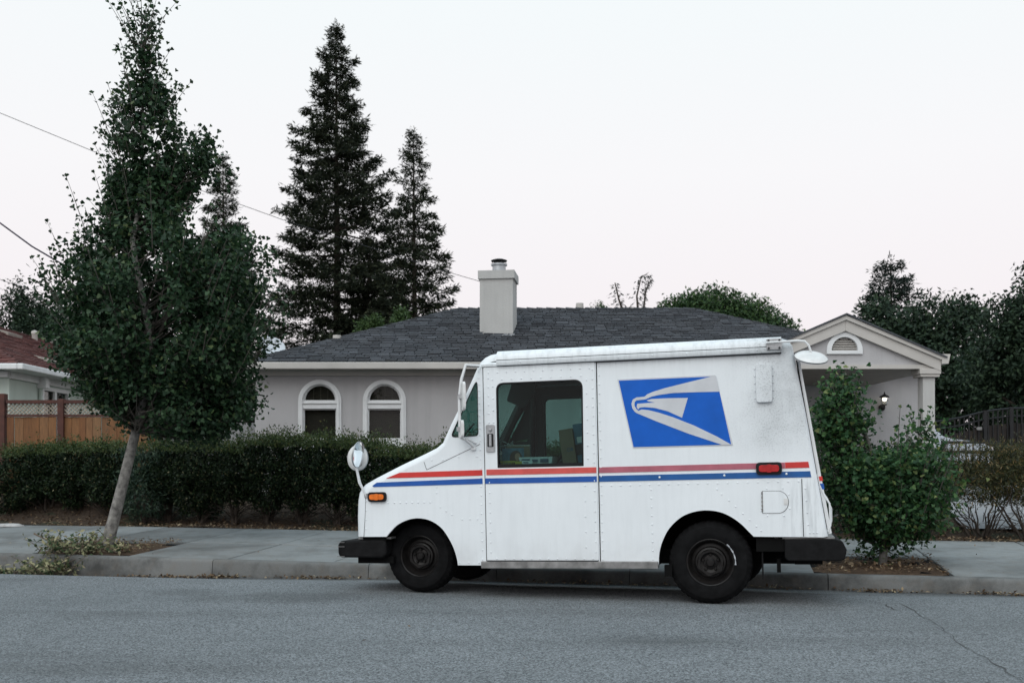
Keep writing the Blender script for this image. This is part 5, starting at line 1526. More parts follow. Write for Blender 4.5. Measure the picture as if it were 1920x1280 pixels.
RYt = 10.2
h_ = lambda px, py, d=0: at(px, py, RYt + d)
tabR = []
for py, l, r in ((1012, 1632, 1700), (1000, 1600, 1735), (975, 1568, 1768), (940, 1552, 1785), (905, 1550, 1790), (870, 1545, 1782), (850, 1550, 1760)):
    p, q = h_(l + 10, py), h_(r - 10, py); tabR.append((p.z, p.x, q.x))
trR = [h_(px, py) for px, py in ((1655, 1063), (1656, 1040), (1660, 1000), (1655, 940), (1640, 860), (1610, 780), (1585, 700))]
ginkgo('street_tree', 'bushy green young ginkgo tree in the sidewalk pit behind the mail truck', 'tree', 'street trees in the sidewalk', trR[0], tabR, trR,
       [.05, .042, .036, .03, .024, .016, .006], 800, 0.050, M['leaf_ginkgo_green'], 11,
       lobes=[(tuple(h_(1566, 805)), (.25, .28, .40), 400), (tuple(h_(1572, 738)), (.17, .18, .18), 90), (tuple(h_(1560, 890)), (.22, .3, .35), 170), (tuple(h_(1745, 810)), (.15, .18, .17), 60),
              (tuple(h_(1735, 862)), (.25, .25, .12), 80), (tuple(h_(1660, 888)), (.45, .3, .08), 80), (tuple(h_(1583, 700)), (.06, .06, .10), 12), (tuple(h_(1650, 1043)), (.15, .12, .09), 14)],
       sprigs=34, thresh=-0.15, nlim=40, branch_from=0.10, fill=0.75)
# long bare-tipped shoots of the young tree
# (kept as sprigs of its crown above)

def conifer(name, label, apex, base_z, rmax, seed, mat, group, spray=0.29, dens=1.0, shape=0.85, step=0.62, droop=0.24, taper=1.0):
    rng = np.random.default_rng(seed); apex = Vector(apex); H = apex.z - base_z
    root = empty(name, (apex.x, apex.y, base_z), label=label, cat='tree', group=group)
    PP, DD, NN, SS = [], [], [], []
    br = MB(); z = base_z + H * 0.06; R = random.Random(seed)
    while z < apex.z - 0.15:
        u = (z - base_z) / H
        Lm = rmax * (1 - u) ** shape * R.uniform(0.74, 1.12)
        nb = 8 if u < 0.75 else 6
        az0 = R.uniform(0, 6.28)
        for k in range(nb):
            az = az0 + 2 * math.pi * k / nb + R.uniform(-0.3, 0.3); L = max(0.22, Lm * R.uniform(0.5, 1.08))
            d = np.array([math.cos(az), math.sin(az)])
            n = max(8, int(L * 18 * dens))
            t = np.sqrt(rng.uniform(0.02, 1, n))
            lift = R.uniform(-0.02, 0.18); z1 = z + R.uniform(-0.12, 0.12)
            curve = lambda q: L * (lift * q - droop * 1.7 * q ** 2 + droop * 1.55 * q ** 4)
            zz = z1 + curve(t) - np.abs(rng.normal(0, 0.10, n)) * (0.4 + 0.6 * min(1, L))
            side = rng.normal(0, 0.15, n) * L * np.sin(np.pi * np.clip(t * 0.9 + 0.05, 0, 1))
            x = apex.x + d[0] * L * t - d[1] * side; y = apex.y + d[1] * L * t + d[0] * side
            m = rng.integers(4, 7, n)
            P = np.repeat(np.stack([x, y, zz], 1), m, 0) + rng.normal(size=(m.sum(), 3)) * np.array([0.09, 0.09, 0.045])
            D = np.array([d[0], d[1], -0.05]) * 0.75 + unit(rng, len(P)) * np.array([0.9, 0.9, 0.65])
            PP.append(P); DD.append(D); NN.append(unit(rng, len(P)) + np.array([0, 0, 0.6])); SS.append(spray * rng.uniform(0.5, 1.1, len(P)) * (0.7 + 0.3 * min(1, L)))
            if L > 0.8 and k % 2 == 0:
                pts = [(apex.x + d[0] * L * q, apex.y + d[1] * L * q, z1 + curve(q)) for q in (0, .35, .7, .95)]
                br.tube(pts, [0.03 + 0.012 * L, 0.02 + 0.006 * L, 0.015, 0.006], 5, caps=False)
        z += step * (0.5 + 0.62 * (1 - u)) * R.uniform(0.75, 1.25)
    n = 60
    PP.append(np.stack([rng.normal(0, .05, n) + apex.x, rng.normal(0, .05, n) + apex.y, apex.z - rng.random(n) * 0.9], 1)); DD.append(unit(rng, n) * 0.6 + np.array([0, 0, 0.6])); NN.append(unit(rng, n)); SS.append(np.full(n, spray * 0.6))
    V, Fc = scatter(LEAF_THIN, np.concatenate(PP), np.concatenate(DD), np.concatenate(NN), np.concatenate(SS))
    o = -Vector(root.location)
    mobj('crown', mesh_np('crown', V, Fc), mat, root, o)
    MB().tube([(apex.x, apex.y, base_z), (apex.x + 0.05, apex.y, base_z + H * 0.5), (apex.x, apex.y, apex.z - 0.3)], [0.05 + H * 0.010, 0.03 + H * 0.005, 0.015], 9).build('trunk', M['bark_dark'], root, o, smooth=60)
    if len(br.v): tag(br.build('limbs', M['bark_dark'], root, o), kind='stuff')
    return root
GC = 'tall conifers beyond the grey house'
conifer('redwood_tree', 'tallest dark conifer, rising behind the roof of the grey house', at(630, 40, 46), 0.7, 6.3, 21, M['needle'], GC, dens=1.55, shape=0.82)
conifer('redwood_tree', 'slimmer conifer just left of the chimney, behind the tallest one', at(775, 240, 43), 0.7, 3.5, 22, M['needle'], GC, dens=1.4, spray=0.27, shape=0.72)
conifer('redwood_tree', 'small distant conifer right of the ginkgo spire', at(418, 287, 52), 0.7, 4.4, 23, M['needle'], GC, dens=1.4, spray=0.27, shape=0.75)
conifer('redwood_tree', 'distant conifer half hidden behind the ginkgo crown', at(222, 310, 54), 0.7, 3.9, 24, M['needle'], GC, dens=1.4, spray=0.27, shape=0.75)
conifer('redwood_tree', 'broad shorter conifer filling the foot of the two tall ones', at(690, 440, 45), 0.7, 4.4, 25, M['needle'], GC, spray=0.26, shape=0.7, dens=1.6)

def leafy(name, label, cat, base, lobes, n, leaf, mat, seed, group=None, thresh=-0.2, nscale=0.8, shape=LEAF_OVAL, trunk_r=0.2, fork=None, shell=0.45, lean=(0, 0, 0.4)):
    "broad crown built of leaf clumps on rounded masses"
    rng = np.random.default_rng(seed); base = Vector(base)
    root = empty(name, base, label=label, cat=cat, group=group)
    vol = np.array([r[0] * r[1] + r[0] * r[2] for c, r in lobes]); vol = vol / vol.sum()
    PP, OO = [], []
    for (c, r), w in zip(lobes, vol):
        m = int(n * w)
        u = unit(rng, m); rad = rng.random((m, 1)) ** shell
        PP.append(np.array(c) + u * rad * np.array(r)); OO.append(u)
    P, O = np.concatenate(PP), np.concatenate(OO)
    nz = clump(P, nscale, seed) + 0.6 * clump(P, nscale * 2.7, seed + 5)
    k = nz > thresh; P, O = P[k], O[k]
    m = 4
    P = np.repeat(P, m, 0) + rng.normal(size=(len(P) * m, 3)) * leaf * 0.7; O = np.repeat(O, m, 0)
    D = O * 0.4 + unit(rng, len(P)) * 0.9 + np.array([0, 0, -0.1]); N = O * 0.8 + unit(rng, len(P)) * 0.7 + np.array(lean)
    V, Fc = scatter(shape, P, D, N, leaf * rng.uniform(0.6, 1.25, len(P)))
    mobj('crown', mesh_np('crown', V, Fc), mat, root, -base)
    tb = MB()
    top = Vector(np.average([c for c, r in lobes], axis=0, weights=vol))
    tb.tube([base, base.lerp(top, 0.5) + Vector((0.03, 0, 0)), top], [trunk_r, trunk_r * 0.75, trunk_r * 0.35], 9)
    tb.build('trunk', M['bark_dark'], root, -base, smooth=60)
    lb = MB()
    for i, (c, r) in enumerate(lobes): limb(lb, base.lerp(top, 0.45), c, trunk_r * 0.5, trunk_r * 0.12, 0, 4, seed + i)
    tag(lb.build('limbs', M['bark_dark'], root, -base, smooth=60), kind='stuff')
    return root
def lob(px, py, Y, rx, rz, ry=None): return (tuple(at(px, py, Y)), (rx, ry or rx, rz))
GB = 'trees beyond the houses'
leafy('broadleaf_tree', 'rounded green tree rising behind the right end of the grey roof', 'tree', (8.9, 44, 0.7),
      [lob(1340, 590, 44, 1.35, 1.25), lob(1265, 600, 44, 0.9, 1.0), lob(1300, 580, 44.5, 0.9, 0.7), lob(1400, 600, 44, 1.3, 1.0), lob(1445, 640, 43, 1.3, 1.2), lob(1250, 650, 44, 1.3, 1.4), lob(1345, 680, 44, 2.4, 1.8)], 15000, 0.17, M['leaf_far'], 31, GB, thresh=-0.45, nscale=1.4)
leafy('broadleaf_tree', 'small green treetop showing right of the chimney above the ridge', 'tree', (3.6, 44, 0.7), [lob(1118, 590, 44, 0.55, 0.5), lob(1125, 640, 44, 0.9, 1.2)], 1500, 0.15, M['leaf_far'], 32, GB)
leafy('broadleaf_tree', 'darker leafy treetop between the grey roof and the porch gable', 'tree', (11.2, 42, 0.7), [lob(1470, 625, 42, 0.6, 0.75), lob(1450, 680, 42, 1.2, 1.2)], 2200, 0.15, M['leaf_far_dark'], 33, GB)
leafy('broadleaf_tree', 'distant grey green tree at the left edge above the red roof', 'tree', (-19.3, 40, 0.7), [lob(35, 590, 40, 1.0, 1.0), lob(85, 600, 40, 1.2, 1.1), lob(40, 545, 40, 0.5, 0.6), lob(10, 610, 40, 0.9, 0.8), lob(120, 650, 40, 2.2, 1.6)], 5200, 0.15, M['leaf_far_dark'], 34, GB, thresh=-0.12)
for i, (px, py, lab) in enumerate(((685, 603, 'bright green columnar shrub top at the left hip of the grey roof'), (705, 597, 'taller bright green columnar shrub top beside its twin at the roof hip'), (752, 583, 'bright green shrub top below the slim conifer, over the roof hip'))):
    leafy('cypress_shrub', lab, 'shrub', (at(px, py, 30).x, 30, 0.7), [lob(px, py + 14, 30, 0.22, 0.32), lob(px, py + 50, 30, 0.36, 0.7)], 1300, 0.09, M['leaf_far_bright'], 40 + i, 'shrub tops behind the roof hip', trunk_r=0.05)
# dark trees on the right
GD = 'dark trees on the right behind the porch'
conifer('cedar_tree', 'dark cedar with a pointed crown just behind the porch gable', at(1670, 476, 33), 0.7, 3.3, 51, M['needle_grey'], GD, spray=0.24, shape=0.66, dens=1.9)
leafy('broadleaf_tree', 'wide dark tree beyond the porch column', 'tree', (14.3, 31, 0.7), [lob(1770, 620, 31, 1.6, 1.1), lob(1690, 620, 31, 1.5, 1.2), lob(1640, 590, 31.5, .75, .55), lob(1810, 590, 31, 0.8, 0.6), lob(1760, 700, 31, 2.5, 1.6), lob(1700, 780, 31, 2.6, 1.8), lob(1830, 740, 31, 1.8, 1.6)], 11000, 0.15, M['leaf_far_dark'], 52, GD)
leafy('broadleaf_tree', 'dark leafy tree at the far right edge above the gate', 'tree', (13.9, 25.5, 0.7), [lob(1905, 600, 25.5, 0.95, 1.15), lob(1890, 680, 25.5, 1.1, 1.0), lob(1960, 580, 25.5, 1.2, 1.4), lob(1880, 745, 25.5, 0.8, 0.6), lob(1950, 720, 25.5, 1.6, 1.3)], 7500, 0.13, M['leaf_far_dark'], 53, GD, thresh=-0.15)
leafy('broadleaf_tree', 'mid green tree beyond the gate, right of the porch column', 'tree', (15.2, 28.5, 0.7), [lob(1850, 700, 28.5, 0.9, 0.9), lob(1880, 660, 28.5, 0.7, 0.6), lob(1900, 740, 28.5, 1.4, 0.7)], 3200, 0.13, M['leaf_blue'], 54, GD)
# two drooping cedar tips above the ridge
for i, (pts, lab) in enumerate((([(1170, 590), (1160, 560), (1153, 530)], 'thin drooping cedar top above the roof ridge, left of a taller one'),
                                ([(1197, 590), (1194, 555), (1202, 520), (1216, 511)], 'taller thin cedar top curving right above the roof ridge'))):
    q = [at(px, py, 38) for px, py in pts]
    base = Vector((q[0].x, 38, 0.7))
    rt = empty('cedar_tree', base, label=lab, cat='tree', group='thin cedar tops above the ridge')
    tr_ = [base + Vector((0, 0, 0)), q[0]] + q[1:]
    MB().tube(tr_, [0.12, 0.05] + [0.035, 0.02, 0.008][:len(q) - 1], 6).build('trunk', M['bark_dark'], rt, -base)
    rng = np.random.default_rng(60 + i); P, D = [], []
    for k in range(130):
        u = rng.random() * (len(q) - 1); j = int(u); p = q[j].lerp(q[j + 1], u - j)
        sd_ = rng.choice((-1, 1)); w = (0.12 if u < 1.5 else 0.06)
        P.append((p.x + sd_ * abs(rng.normal(0, w)), p.y + rng.normal(0, w), p.z - abs(rng.normal(0, 0.10)))); D.append((sd_ * 0.6, rng.normal(0, .4), -0.5 + rng.normal(0, .4)))
    V, Fc = scatter(LEAF_THIN, np.array(P), np.array(D), unit(rng, len(P)), 0.20 * rng.uniform(0.5, 1.1, len(P)))
    mobj('crown', mesh_np('crown', V, Fc), M['needle_grey'], rt, -base)
p1 = at(1209, 560, 38); q = [at(1206, 590, 38), at(1210, 550, 38), at(1216, 532, 38), at(1221, 524, 38)]
base = Vector((q[0].x, 38, 0.7)); rt = empty('cedar_tree', base, label='short thin cedar top right of the tallest one', cat='tree', group='thin cedar tops above the ridge')
MB().tube([base] + q, [0.1, 0.04, 0.03, 0.02, 0.008], 6).build('trunk', M['bark_dark'], rt, -base)
rng = np.random.default_rng(66); u = rng.random(150) * 2.99
P = np.array([q[int(a)].lerp(q[int(a) + 1], a - int(a)) for a in u]) + rng.normal(0, .05, (150, 3)); V, Fc = scatter(LEAF_THIN, P, unit(rng, 150) + np.array([0, 0, -.5]), unit(rng, 150), 0.17 * rng.uniform(.5, 1.1, 150))
mobj('crown', mesh_np('crown', V, Fc), M['needle_grey'], rt, -base)

# ---- hedge: single shrubs in a row, clipped level
def shrub_meshes(seed, w, d, z0, z1, n, leaf, shape=LEAF_OVAL, ragged=0.085, pw=2.6):
    rng = np.random.default_rng(seed)
    u = unit(rng, n)
    k = (np.abs(u) ** pw).sum(1) ** (-1 / pw)
    r = 1 - np.abs(rng.normal(0, 0.17, n))
    ins = rng.random(n) < 0.3; r[ins] = rng.random(ins.sum()) ** 0.5
    P = u * (k * np.clip(r, 0.05, 1.0))[:, None] * np.array([w / 2, d / 2, (z1 - z0) / 2]) + np.array([0, 0, (z0 + z1) / 2])
    nz = clump(P, 5.0, seed)
    P = P + u * (nz * ragged * 1.3)[:, None]
    P = P[nz > -0.42]; u = u[nz > -0.42]
    m = 3
    P = np.repeat(P, m, 0) + rng.normal(size=(len(P) * m, 3)) * leaf * 0.55; u = np.repeat(u, m, 0)
    D = u * 0.6 + unit(rng, len(P)) * 0.8 + np.array([0, 0, 0.25]); N = u * 0.6 + unit(rng, len(P)) * 0.9 + np.array([0, 0, 0.3])
    V, Fc = scatter(shape, P, D, N, leaf * rng.uniform(0.6, 1.25, len(P)))
    crown = mesh_np('crown', V, Fc)
    # fresh shoots standing up from the clipped top
    q = int(n * 0.20)
    x, y = rng.uniform(-w / 2, w / 2, q) * 0.95, rng.uniform(-d / 2, d / 2, q) * 0.9
    edge = 1 - 0.10 * ((2 * x / w) ** 4 + (2 * y / d) ** 4)
    Pt = np.stack([x, y, (z0 + z1) / 2 + (z1 - z0) / 2 * edge * 0.93 + np.abs(rng.normal(0, ragged * 0.7, q))], 1)
    Pt = np.repeat(Pt, 3, 0) + rng.normal(size=(q * 3, 3)) * leaf * 0.4
    V, Fc = scatter(shape, Pt, unit(rng, len(Pt)) * 0.7 + np.array([0, 0, 0.8]), unit(rng, len(Pt)), leaf * rng.uniform(0.5, 0.95, len(Pt)))
    shoots = mesh_np('top_shoots', V, Fc)
    b = MB(); R = random.Random(seed)
    for k in range(5):
        a = R.uniform(0, 2 * math.pi); e = Vector((math.cos(a) * w * 0.38 * R.random(), math.sin(a) * d * 0.3 * R.random(), z0 + (z1 - z0) * R.uniform(0.3, 0.6)))
        limb(b, (R.uniform(-.03, .03), R.uniform(-.03, .03), -0.12), e, R.uniform(0.022, 0.036), 0.010, 0, 5, seed * 9 + k)
    for k in range(14):
        a = R.uniform(0, 2 * math.pi); e = Vector((math.cos(a) * w * 0.5, math.sin(a) * d * 0.5, z0 + R.uniform(-0.08, 0.12)))
        limb(b, (0, 0, R.uniform(0.0, 0.15)), e, 0.009, 0.003, -0.02, 4, seed * 9 + 20 + k, 4)
    stems = b.mesh('stems', 60)
    return crown, shoots, stems
HT = 3.78
protos = [shrub_meshes(70 + k, 0.74, 0.85, (0.16, 0.30, 0.22, 0.34)[k], 1.08 + 0.03 * (k % 3), 3900, 0.047, ragged=0.13, pw=2.3) for k in range(4)]
hedge_px = [38, 92, 150, 208, 320, 378, 440, 503, 566, 628, 690, 752, 814, 878, 942, 1010, 1080, 1150]
where = ['at the left end of the hedge', 'second from the left end of the hedge', 'just left of the leaning trunk', 'right behind the leaning trunk of the street tree',
         'just right of the blue green shrub', 'second to the right of the blue green shrub', 'third to the right of the blue green shrub', 'below the gap left of the left arched window', 'below the left edge of the left arched window',
         'below the left arched window', 'below the gap between the two arched windows', 'below the right arched window, behind the hood mirrors', 'behind the tip of the truck hood', 'behind the upper hood of the truck', 'behind the truck windshield',
         'seen through the left of the truck door glass', 'seen through the middle of the truck door glass', 'seen through the right of the truck door glass']
for i, (px, wtxt) in enumerate(zip(hedge_px, where)):
    tt = HT + rnd.uniform(-0.08, 0.08); s = s_at(px, tt)
    p = st(s, tt, yard_z(s, tt) + 0.0)
    root = empty('hedge_shrub', p, (0, 0, -ST + (math.pi if i % 3 == 1 else 0)), label='clipped dark green hedge shrub ' + wtxt, cat='hedge shrub', group='clipped shrubs of the hedge')
    cm, sm, stm = protos[(i * 7 + i // 4) % 4]
    wsc, dsc = rnd.uniform(0.92, 1.12), rnd.uniform(0.85, 1.15)
    zsc = 1.0 + rnd.uniform(-0.07, 0.07) + (0.06 if px == 566 else 0)
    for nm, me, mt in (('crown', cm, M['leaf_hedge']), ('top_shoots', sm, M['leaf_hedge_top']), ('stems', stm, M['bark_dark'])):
        o = mobj(nm, me, mt, root); o.scale = (wsc, dsc, zsc)
# a looser blue green shrub in the row
cm, sm, stm = shrub_meshes(91, 0.72, 0.85, 0.10, 1.04, 1500, 0.075, LEAF_THIN, 0.10, 2.1)
s = s_at(276, 3.58); p = st(s, 3.58, yard_z(s, 3.58))
root = empty('loose_shrub', p, label='blue green loose shrub with long leaves right of the leaning trunk', cat='shrub')
for nm, me, mt in (('crown', cm, M['leaf_blue']), ('top_shoots', sm, M['leaf_blue']), ('stems', stm, M['bark_dark'])): mobj(nm, me, mt, root)
# sparse shrubs on the right with bare stems
def sparse(px, t, label, seed, z0, z1, w, mat, n):
    s = s_at(px, t); p = st(s, t, yard_z(s, t))
    cm, sm, stm = shrub_meshes(seed, w, 0.8, z0, z1, n, 0.055, LEAF_THIN, 0.13, 2.0)
    root = empty('sparse_shrub', p, label=label, cat='shrub', group='sparse shrubs on the right')
    mobj('crown', cm, mat, root); mobj('top_shoots', sm, mat, root)
    b = MB(); R = random.Random(seed)
    for k in range(13):
        a = R.uniform(0, 2 * math.pi); rr = R.uniform(0.3, 0.55) * w
        limb(b, (R.uniform(-.05, .05), R.uniform(-.05, .05), -0.08), (math.cos(a) * rr, math.sin(a) * rr, R.uniform(z0 * 0.8, z0 + 0.3)), R.uniform(0.010, 0.022), 0.005, 0.03, 6, seed + k, 6)
    for k in range(22):
        a = R.uniform(0, 2 * math.pi); rr = R.uniform(0.35, 0.62) * w
        limb(b, (math.cos(a) * rr * .3, math.sin(a) * rr * .3, R.uniform(0.05, 0.3)), (math.cos(a) * rr, math.sin(a) * rr, R.uniform(0.12, z0 + 0.1)), 0.006, 0.002, -0.03, 5, seed + 40 + k, 4)
    b.build('stems', M['bark_dark'], root, smooth=60)
sparse(1842, 3.55, 'yellowing shrub with bare twisted stems right of the young ginkgo', 101, 0.42, 1.06, 1.05, M['leaf_brown'], 2500)
sparse(1932, 3.45, 'olive shrub with bare stems at the right edge of the photograph', 102, 0.40, 1.10, 0.95, M['leaf_brown'], 2400)
sparse(1560, 3.6, 'dark shrub directly behind the rear bumper of the truck', 103, 0.25, 1.1, 0.9, M['leaf_hedge'], 2200)
sparse(1640, 3.7, 'dark shrub behind the trunk of the young ginkgo', 104, 0.25, 1.0, 0.9, M['leaf_hedge'], 2200)
sparse(1715, 3.6, 'dark low shrub between the young ginkgo and the yellowing shrub', 105, 0.20, 1.0, 0.9, M['leaf_hedge'], 1800)

# ---- leaf litter
def litter(name, n, spot, size, mat, seed, label=None, cat=None):
    rng = np.random.default_rng(seed); R = random.Random(seed); P = []
    while len(P) < n:
        s, t, h = spot(R)
        w = st(s, t); P.append((w.x, w.y, ground_at(w.x, w.y) + mound(s, t) + 0.012 + h))
    P = np.array(P)
    V, Fc = scatter(LEAF_OVAL, P, unit(rng, n) * np.array([1, 1, 0.35]), unit(rng, n) * 0.45 + np.array([0, 0, 1]), size * rng.uniform(0.5, 1.3, n))
    o = mobj(name, mesh_np(name, V, Fc), mat)
    return tag(o, label, cat, kind='stuff')
litter('bed_litter', 11000, lambda R: (R.uniform(-9, 8), 3.08 + abs(R.gauss(0, 0.8)), R.random() * 0.02), 0.05, M['leaf_dry'], 1, 'dry brown leaf litter under the hedge', 'leaf litter')
def gut(R):
    k = R.random()
    c = s_at(R.choice((397, 397, 405, 420, 250, 300, 330, 560, 620, 600, 1000, 1100, 1200, 1450, 1640, 1660, 1880, 1890)), -0.05)
    s = R.gauss(c, 0.16) if k < 0.75 else R.uniform(-7, 6)
    return s, -abs(R.gauss(0.015, 0.05)) - 0.01, R.random() * 0.015
litter('gutter_litter', 1200, gut, 0.042, M['leaf_dry'], 2, 'dry leaves gathered along the gutter', 'leaf litter')
litter('pit_litter', 1500, lambda R: (R.choice((SL, SR)) + R.uniform(-0.62, 0.62), R.uniform(0.2, 1.42), 0.012 + R.random() * 0.03), 0.045, M['leaf_dry'], 3, 'wood chips and leaves in the two tree pits', 'leaf litter')
litter('walk_litter', 60, lambda R: (R.uniform(-7, 6), R.uniform(0.1, 3.0), 0.0), 0.03, M['leaf_dry'], 4, 'stray leaves on the sidewalk', 'leaf litter')
litter('road_litter', 26, lambda R: (R.uniform(-7, 6), -R.uniform(0.2, 6.0), 0.0), 0.03, M['leaf_dry'], 5, 'stray leaves on the road', 'leaf litter')

# heap of cut branches over the kerb
sp_ = s_at(92, 0.0)
pb = st(sp_, 0.0, 0.0)
pile = empty('branch_pile', (pb.x, pb.y, gutter_z(sp_)), label='heap of cut wilting branches lying over the curb at the left', cat='branch pile')
rng = np.random.default_rng(77); R = random.Random(77); tw = MB(); P, D = [], []
for k in range(110):
    a_s = R.gauss(0.05, 0.15); a_t = R.choice((R.gauss(-0.10, 0.09), R.gauss(0.25, 0.2)))
    if k > 92: a_s, a_t = R.uniform(0.2, 0.75), R.uniform(0.25, 0.6)
    if 80 < k <= 92: a_s, a_t = R.uniform(-0.75, -0.3), R.uniform(-0.12, -0.03)
    zb = (gutter_z(sp_) if a_t < 0 else kerb_z(sp_)) + 0.02
    p0 = st(sp_ + a_s, a_t, zb); an = R.uniform(0, 6.28); L = R.uniform(0.15, 0.4)
    top = zb + (R.uniform(0.05, 0.26) if k <= 80 else R.uniform(0.01, 0.06))
    p1 = p0 + Vector((math.cos(an) * L, math.sin(an) * L * 0.6, 0)); p1.z = top
    tw.tube([p0, (p0 + p1) / 2 + Vector((0, 0, 0.03)), p1], [0.006, 0.005, 0.002], 4, caps=False)
    for j in range(R.randint(10, 20)):
        q = p0.lerp(p1, R.random()); P.append((q.x + R.gauss(0, .03), q.y + R.gauss(0, .03), q.z + abs(R.gauss(0, .025)))); D.append((R.gauss(0, 1), R.gauss(0, 1), R.gauss(0, .6)))
q0, q1 = st(sp_ - 0.10, 0.45, kerb_z(sp_)), at(64, 1000, GY)
tw.tube([q0, q0.lerp(q1, .5) + Vector((.02, 0, 0)), q1], [0.012, 0.009, 0.012], 5)
for j in range(22):
    q = q0.lerp(q1, R.uniform(0.15, 0.9)); P.append(tuple(q + Vector((R.gauss(0, .03), R.gauss(0, .03), 0)))); D.append((R.gauss(0, 1), R.gauss(0, 1), R.gauss(0, 1)))
P, D = np.array(P), np.array(D)
V, Fc = scatter(LEAF_OVAL, P, D, unit(rng, len(P)) + np.array([0, -0.3, .4]), 0.065 * rng.uniform(.6, 1.2, len(P)))
tag(mobj('wilted_leaves', mesh_np('wilted_leaves', V, Fc), M['leaf_cut'], pile, -Vector(pile.location)), kind='stuff')
tag(tw.build('twigs', M['twig'], pile, -Vector(pile.location)), kind='stuff')
s = s_at(18, 2.85); p = st(s, 2.85, walk_z(s, 2.85))
rk = MB().lathe([(0, .045), (.09, .04), (.14, .02), (.15, 0.0), (0, -.01)], 10, 'Z'); rk.v = [(x * 1.5 + rnd.uniform(-.01, .01), y * .8 + rnd.uniform(-.01, .01), z) for x, y, z in rk.v]
tag(rk.build('flat_stone', M['stone_pale'], None, p, smooth=50), 'pale flat stone at the left end of the sidewalk edge', 'stone')

# ================================================================== gate, fence and car on the right
IY = 17.4
ig = empty('iron_fence', ((1830 - 960) / F * IY, IY, 0.7), label='low black iron picket fence in front of the parked white car', cat='fence')
IO = -Vector(ig.location)
x0, x1 = (1772 - 960) / F * IY, (1868 - 960) / F * IY
zt = CAM_H + (YH - 829) / F * IY
for z, h in ((zt, .05), (zt - .165, .05), (0.80, .04)): MB().box(x0, x1, IY - .015, IY + .015, z - h / 2, z + h / 2).build('rail', M['iron'], ig, IO)
x = x0
while x < x1 + 0.01:
    MB().box(x - .009, x + .009, IY - .009, IY + .009, 0.7, zt - 0.026).build('picket', M['iron'], ig, IO); x += 0.122
for x in (x0 - .03, x1 + .03): MB().box(x - .03, x + .03, IY - .03, IY + .03, 0.6, zt + .03).build('post', M['iron'], ig, IO)
DYg = 20.5
dg = empty('driveway_gate', ((1860 - 960) / F * DYg, DYg, 0.7), label='dark tall gate of boards and iron with a curved top rail', cat='gate')
DO = -Vector(dg.location)
def gate_z(px): return CAM_H + (YH - np.interp(px, [1740, 1770, 1800, 1830, 1860, 1900, 1960, 2050], [792, 788, 783, 775, 769, 765, 765, 772])) / F * DYg
prev = None; pts = []
for px in range(1745, 2050, 9):
    x = (px - 960) / F * DYg; pts.append((x, DYg, float(gate_z(px))))
MB().tube(pts, 0.022, 6).build('top_rail', M['iron'], dg, DO)
MB().tube([(x, y, z - 0.16) for x, y, z in pts], 0.016, 6).build('second_rail', M['iron'], dg, DO)
for i, (x, y, z) in enumerate(pts):
    MB().box(x - .01, x + .01, DYg - .01, DYg + .01, 0.75, z).build('picket', M['iron'], dg, DO)
    if i < len(pts) - 1:
        MB().box(x + .004, pts[i + 1][0] - .004, DYg + .03, DYg + .05, 0.72, z - 0.30 + rnd.uniform(-.01, .01)).build('board', M['dark_board'], dg, DO)
for px in (1846, 1895):
    x = (px - 960) / F * DYg; MB().box(x - .035, x + .035, DYg - .05, DYg - .012, 0.7, float(gate_z(px)) + .03).build('gate_post', M['iron'], dg, DO)
lk = at(1835, 803, DYg)
MB().box(lk.x - .05, lk.x + .05, DYg - .04, DYg - .012, lk.z - .03, lk.z + .03).build('lock_plate', M['sill_metal'], dg, DO)

car = empty('parked_car', (at(1772, 860, 18.6).x, 18.6, 0.72), label='white parked car half hidden behind the low iron fence', cat='car')
CW = 1.75
cprof = [(-3.2, .45), (-3.22, .85), (-3.1, 1.0), (-2.6, 1.55), (-2.3, 1.66), (-0.95, 1.64), (-0.6, 1.55), (-0.02, .98), (0.15, .93), (0.75, .86), (0.9, .74), (0.93, .45)]
cb = MB(); v, f = [], []
cy = [(0, .06), (.03, .015), (.10, 0), (CW - .10, 0), (CW - .03, .015), (CW, .06)]
cc = (-1.1, .8)
for x, z in cprof:
    for y, k in cy:
        tl = 0.10 * max(0, z - .95) / .7
        yy = y + (tl * (1 - 2 * y / CW))
        v.append((x + (cc[0] - x) * k * .6, yy, z + (cc[1] - z) * k))
m = len(cy)
for i in range(len(cprof) - 1):
    for j in range(m - 1): f.append((i * m + j, (i + 1) * m + j, (i + 1) * m + j + 1, i * m + j + 1))
f.append(tuple(i * m for i in range(len(cprof)))); f.append(tuple(i * m + m - 1 for i in reversed(range(len(cprof)))))
cb.add(v, f).build('car_body', M['car_white'], car, smooth=35, fix=True)
simple('car_glass', (0.012, 0.014, 0.016), 0.08, spec=0.6)
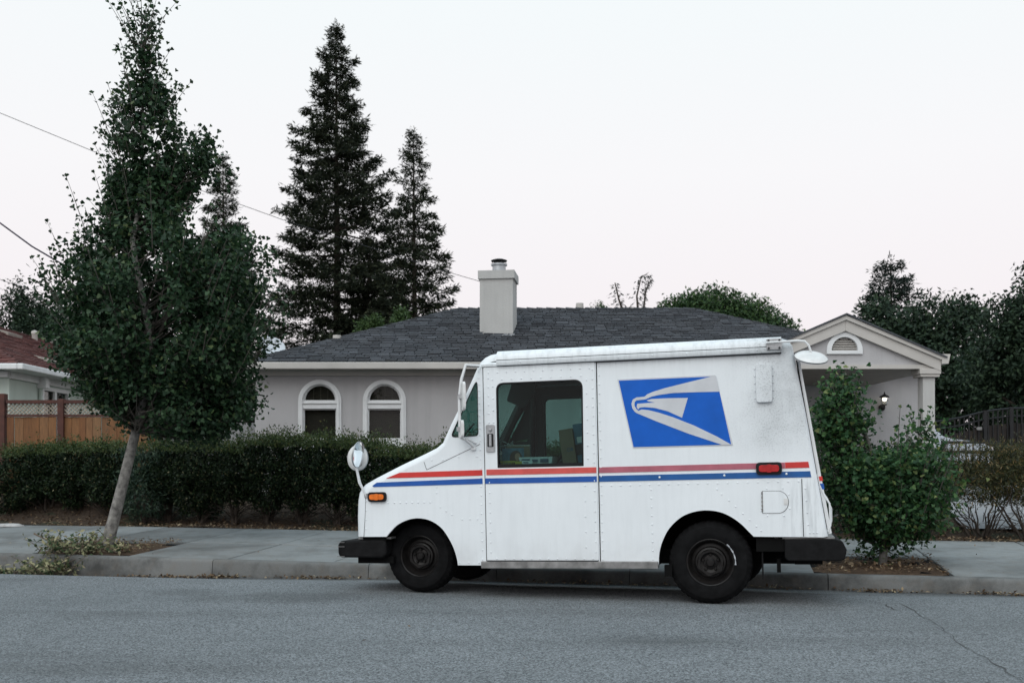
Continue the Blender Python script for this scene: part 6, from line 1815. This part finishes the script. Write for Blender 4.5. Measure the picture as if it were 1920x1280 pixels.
for y0, y1 in ((0.03, 0.075), (CW - 0.075, CW - 0.03)):
    for q in ([(-1.52, 1.0), (-0.22, 1.0), (-0.68, 1.50), (-1.52, 1.56)], [(-2.85, 1.02), (-1.60, 1.0), (-1.60, 1.56), (-2.45, 1.54)]):
        b = MB().plate([q], y0, y1); b.v = [(x, y + (0.09 * max(0, z - .95) / .7) * (1 - 2 * y / CW) - (.045 if y0 < 1 else -.045) * 1.0, z) for x, y, z in b.v]
        b.build('side_window', M['car_glass'], car)
b = MB().add([(-.56, .18, 1.535), (-.56, CW - .18, 1.535), (-.045, CW - .10, 1.02), (-.045, .10, 1.02)], [(0, 1, 2, 3)]); b.v = [(x + .012, y, z + .012) for x, y, z in b.v]
b.build('windshield', M['car_glass'], car)
for x in (-2.5, .32):
    for y in (0.02, CW - 0.22): MB().lathe([(0, 0), (.17, 0.0), (.19, .02), (.31, .01), (.33, .04), (.33, .17), (.3, .2), (0, .2)], 28, 'Y', (x, y - .01, .33)).build('wheel', M['tyre_rubber'], car, smooth=30)
MB().box(.86, .945, .08, .38, .66, .78).build('headlight', M['mirror_glass'], car)
MB().box(.86, .945, CW - .38, CW - .08, .66, .78).build('headlight', M['mirror_glass'], car)

# ================================================================== overhead wires
def wire(name, label, pts, r, mat, sag=0.0):
    P = []
    for a, b in zip(pts[:-1], pts[1:]):
        for k in range(8): P.append(Vector(a).lerp(Vector(b), k / 8) - Vector((0, 0, sag * math.sin(math.pi * k / 8))))
    P.append(Vector(pts[-1]))
    base = P[-1]
    o = MB().tube([p - base for p in P], r, 6).build(name, mat, None, base)
    return tag(o, label, 'cable', 'overhead cables')
wire('power_line', 'thin overhead power line running from the upper left to the chimney', [at(-250, 118, 24), at(0, 212, 24.5), at(190, 290, 25), at(530, 412, 26), at(840, 510, 27), at(960, 545, 27.5)], 0.0075, M['cable_black'])
wire('service_cable', 'thick twisted violet cable dropping into the ginkgo from the left', [at(-200, 310, 15), at(0, 418, 15.2), at(60, 462, 15.3), at(120, 497, 15.5), at(300, 590, 16), at(478, 655, 16.7)], 0.013, M['cable_violet'])
wire('phone_line', 'lowest thin cable at the left edge above the red roof', [at(-200, 462, 26), at(0, 524, 27), at(140, 570, 28)], 0.0075, M['cable_black'])
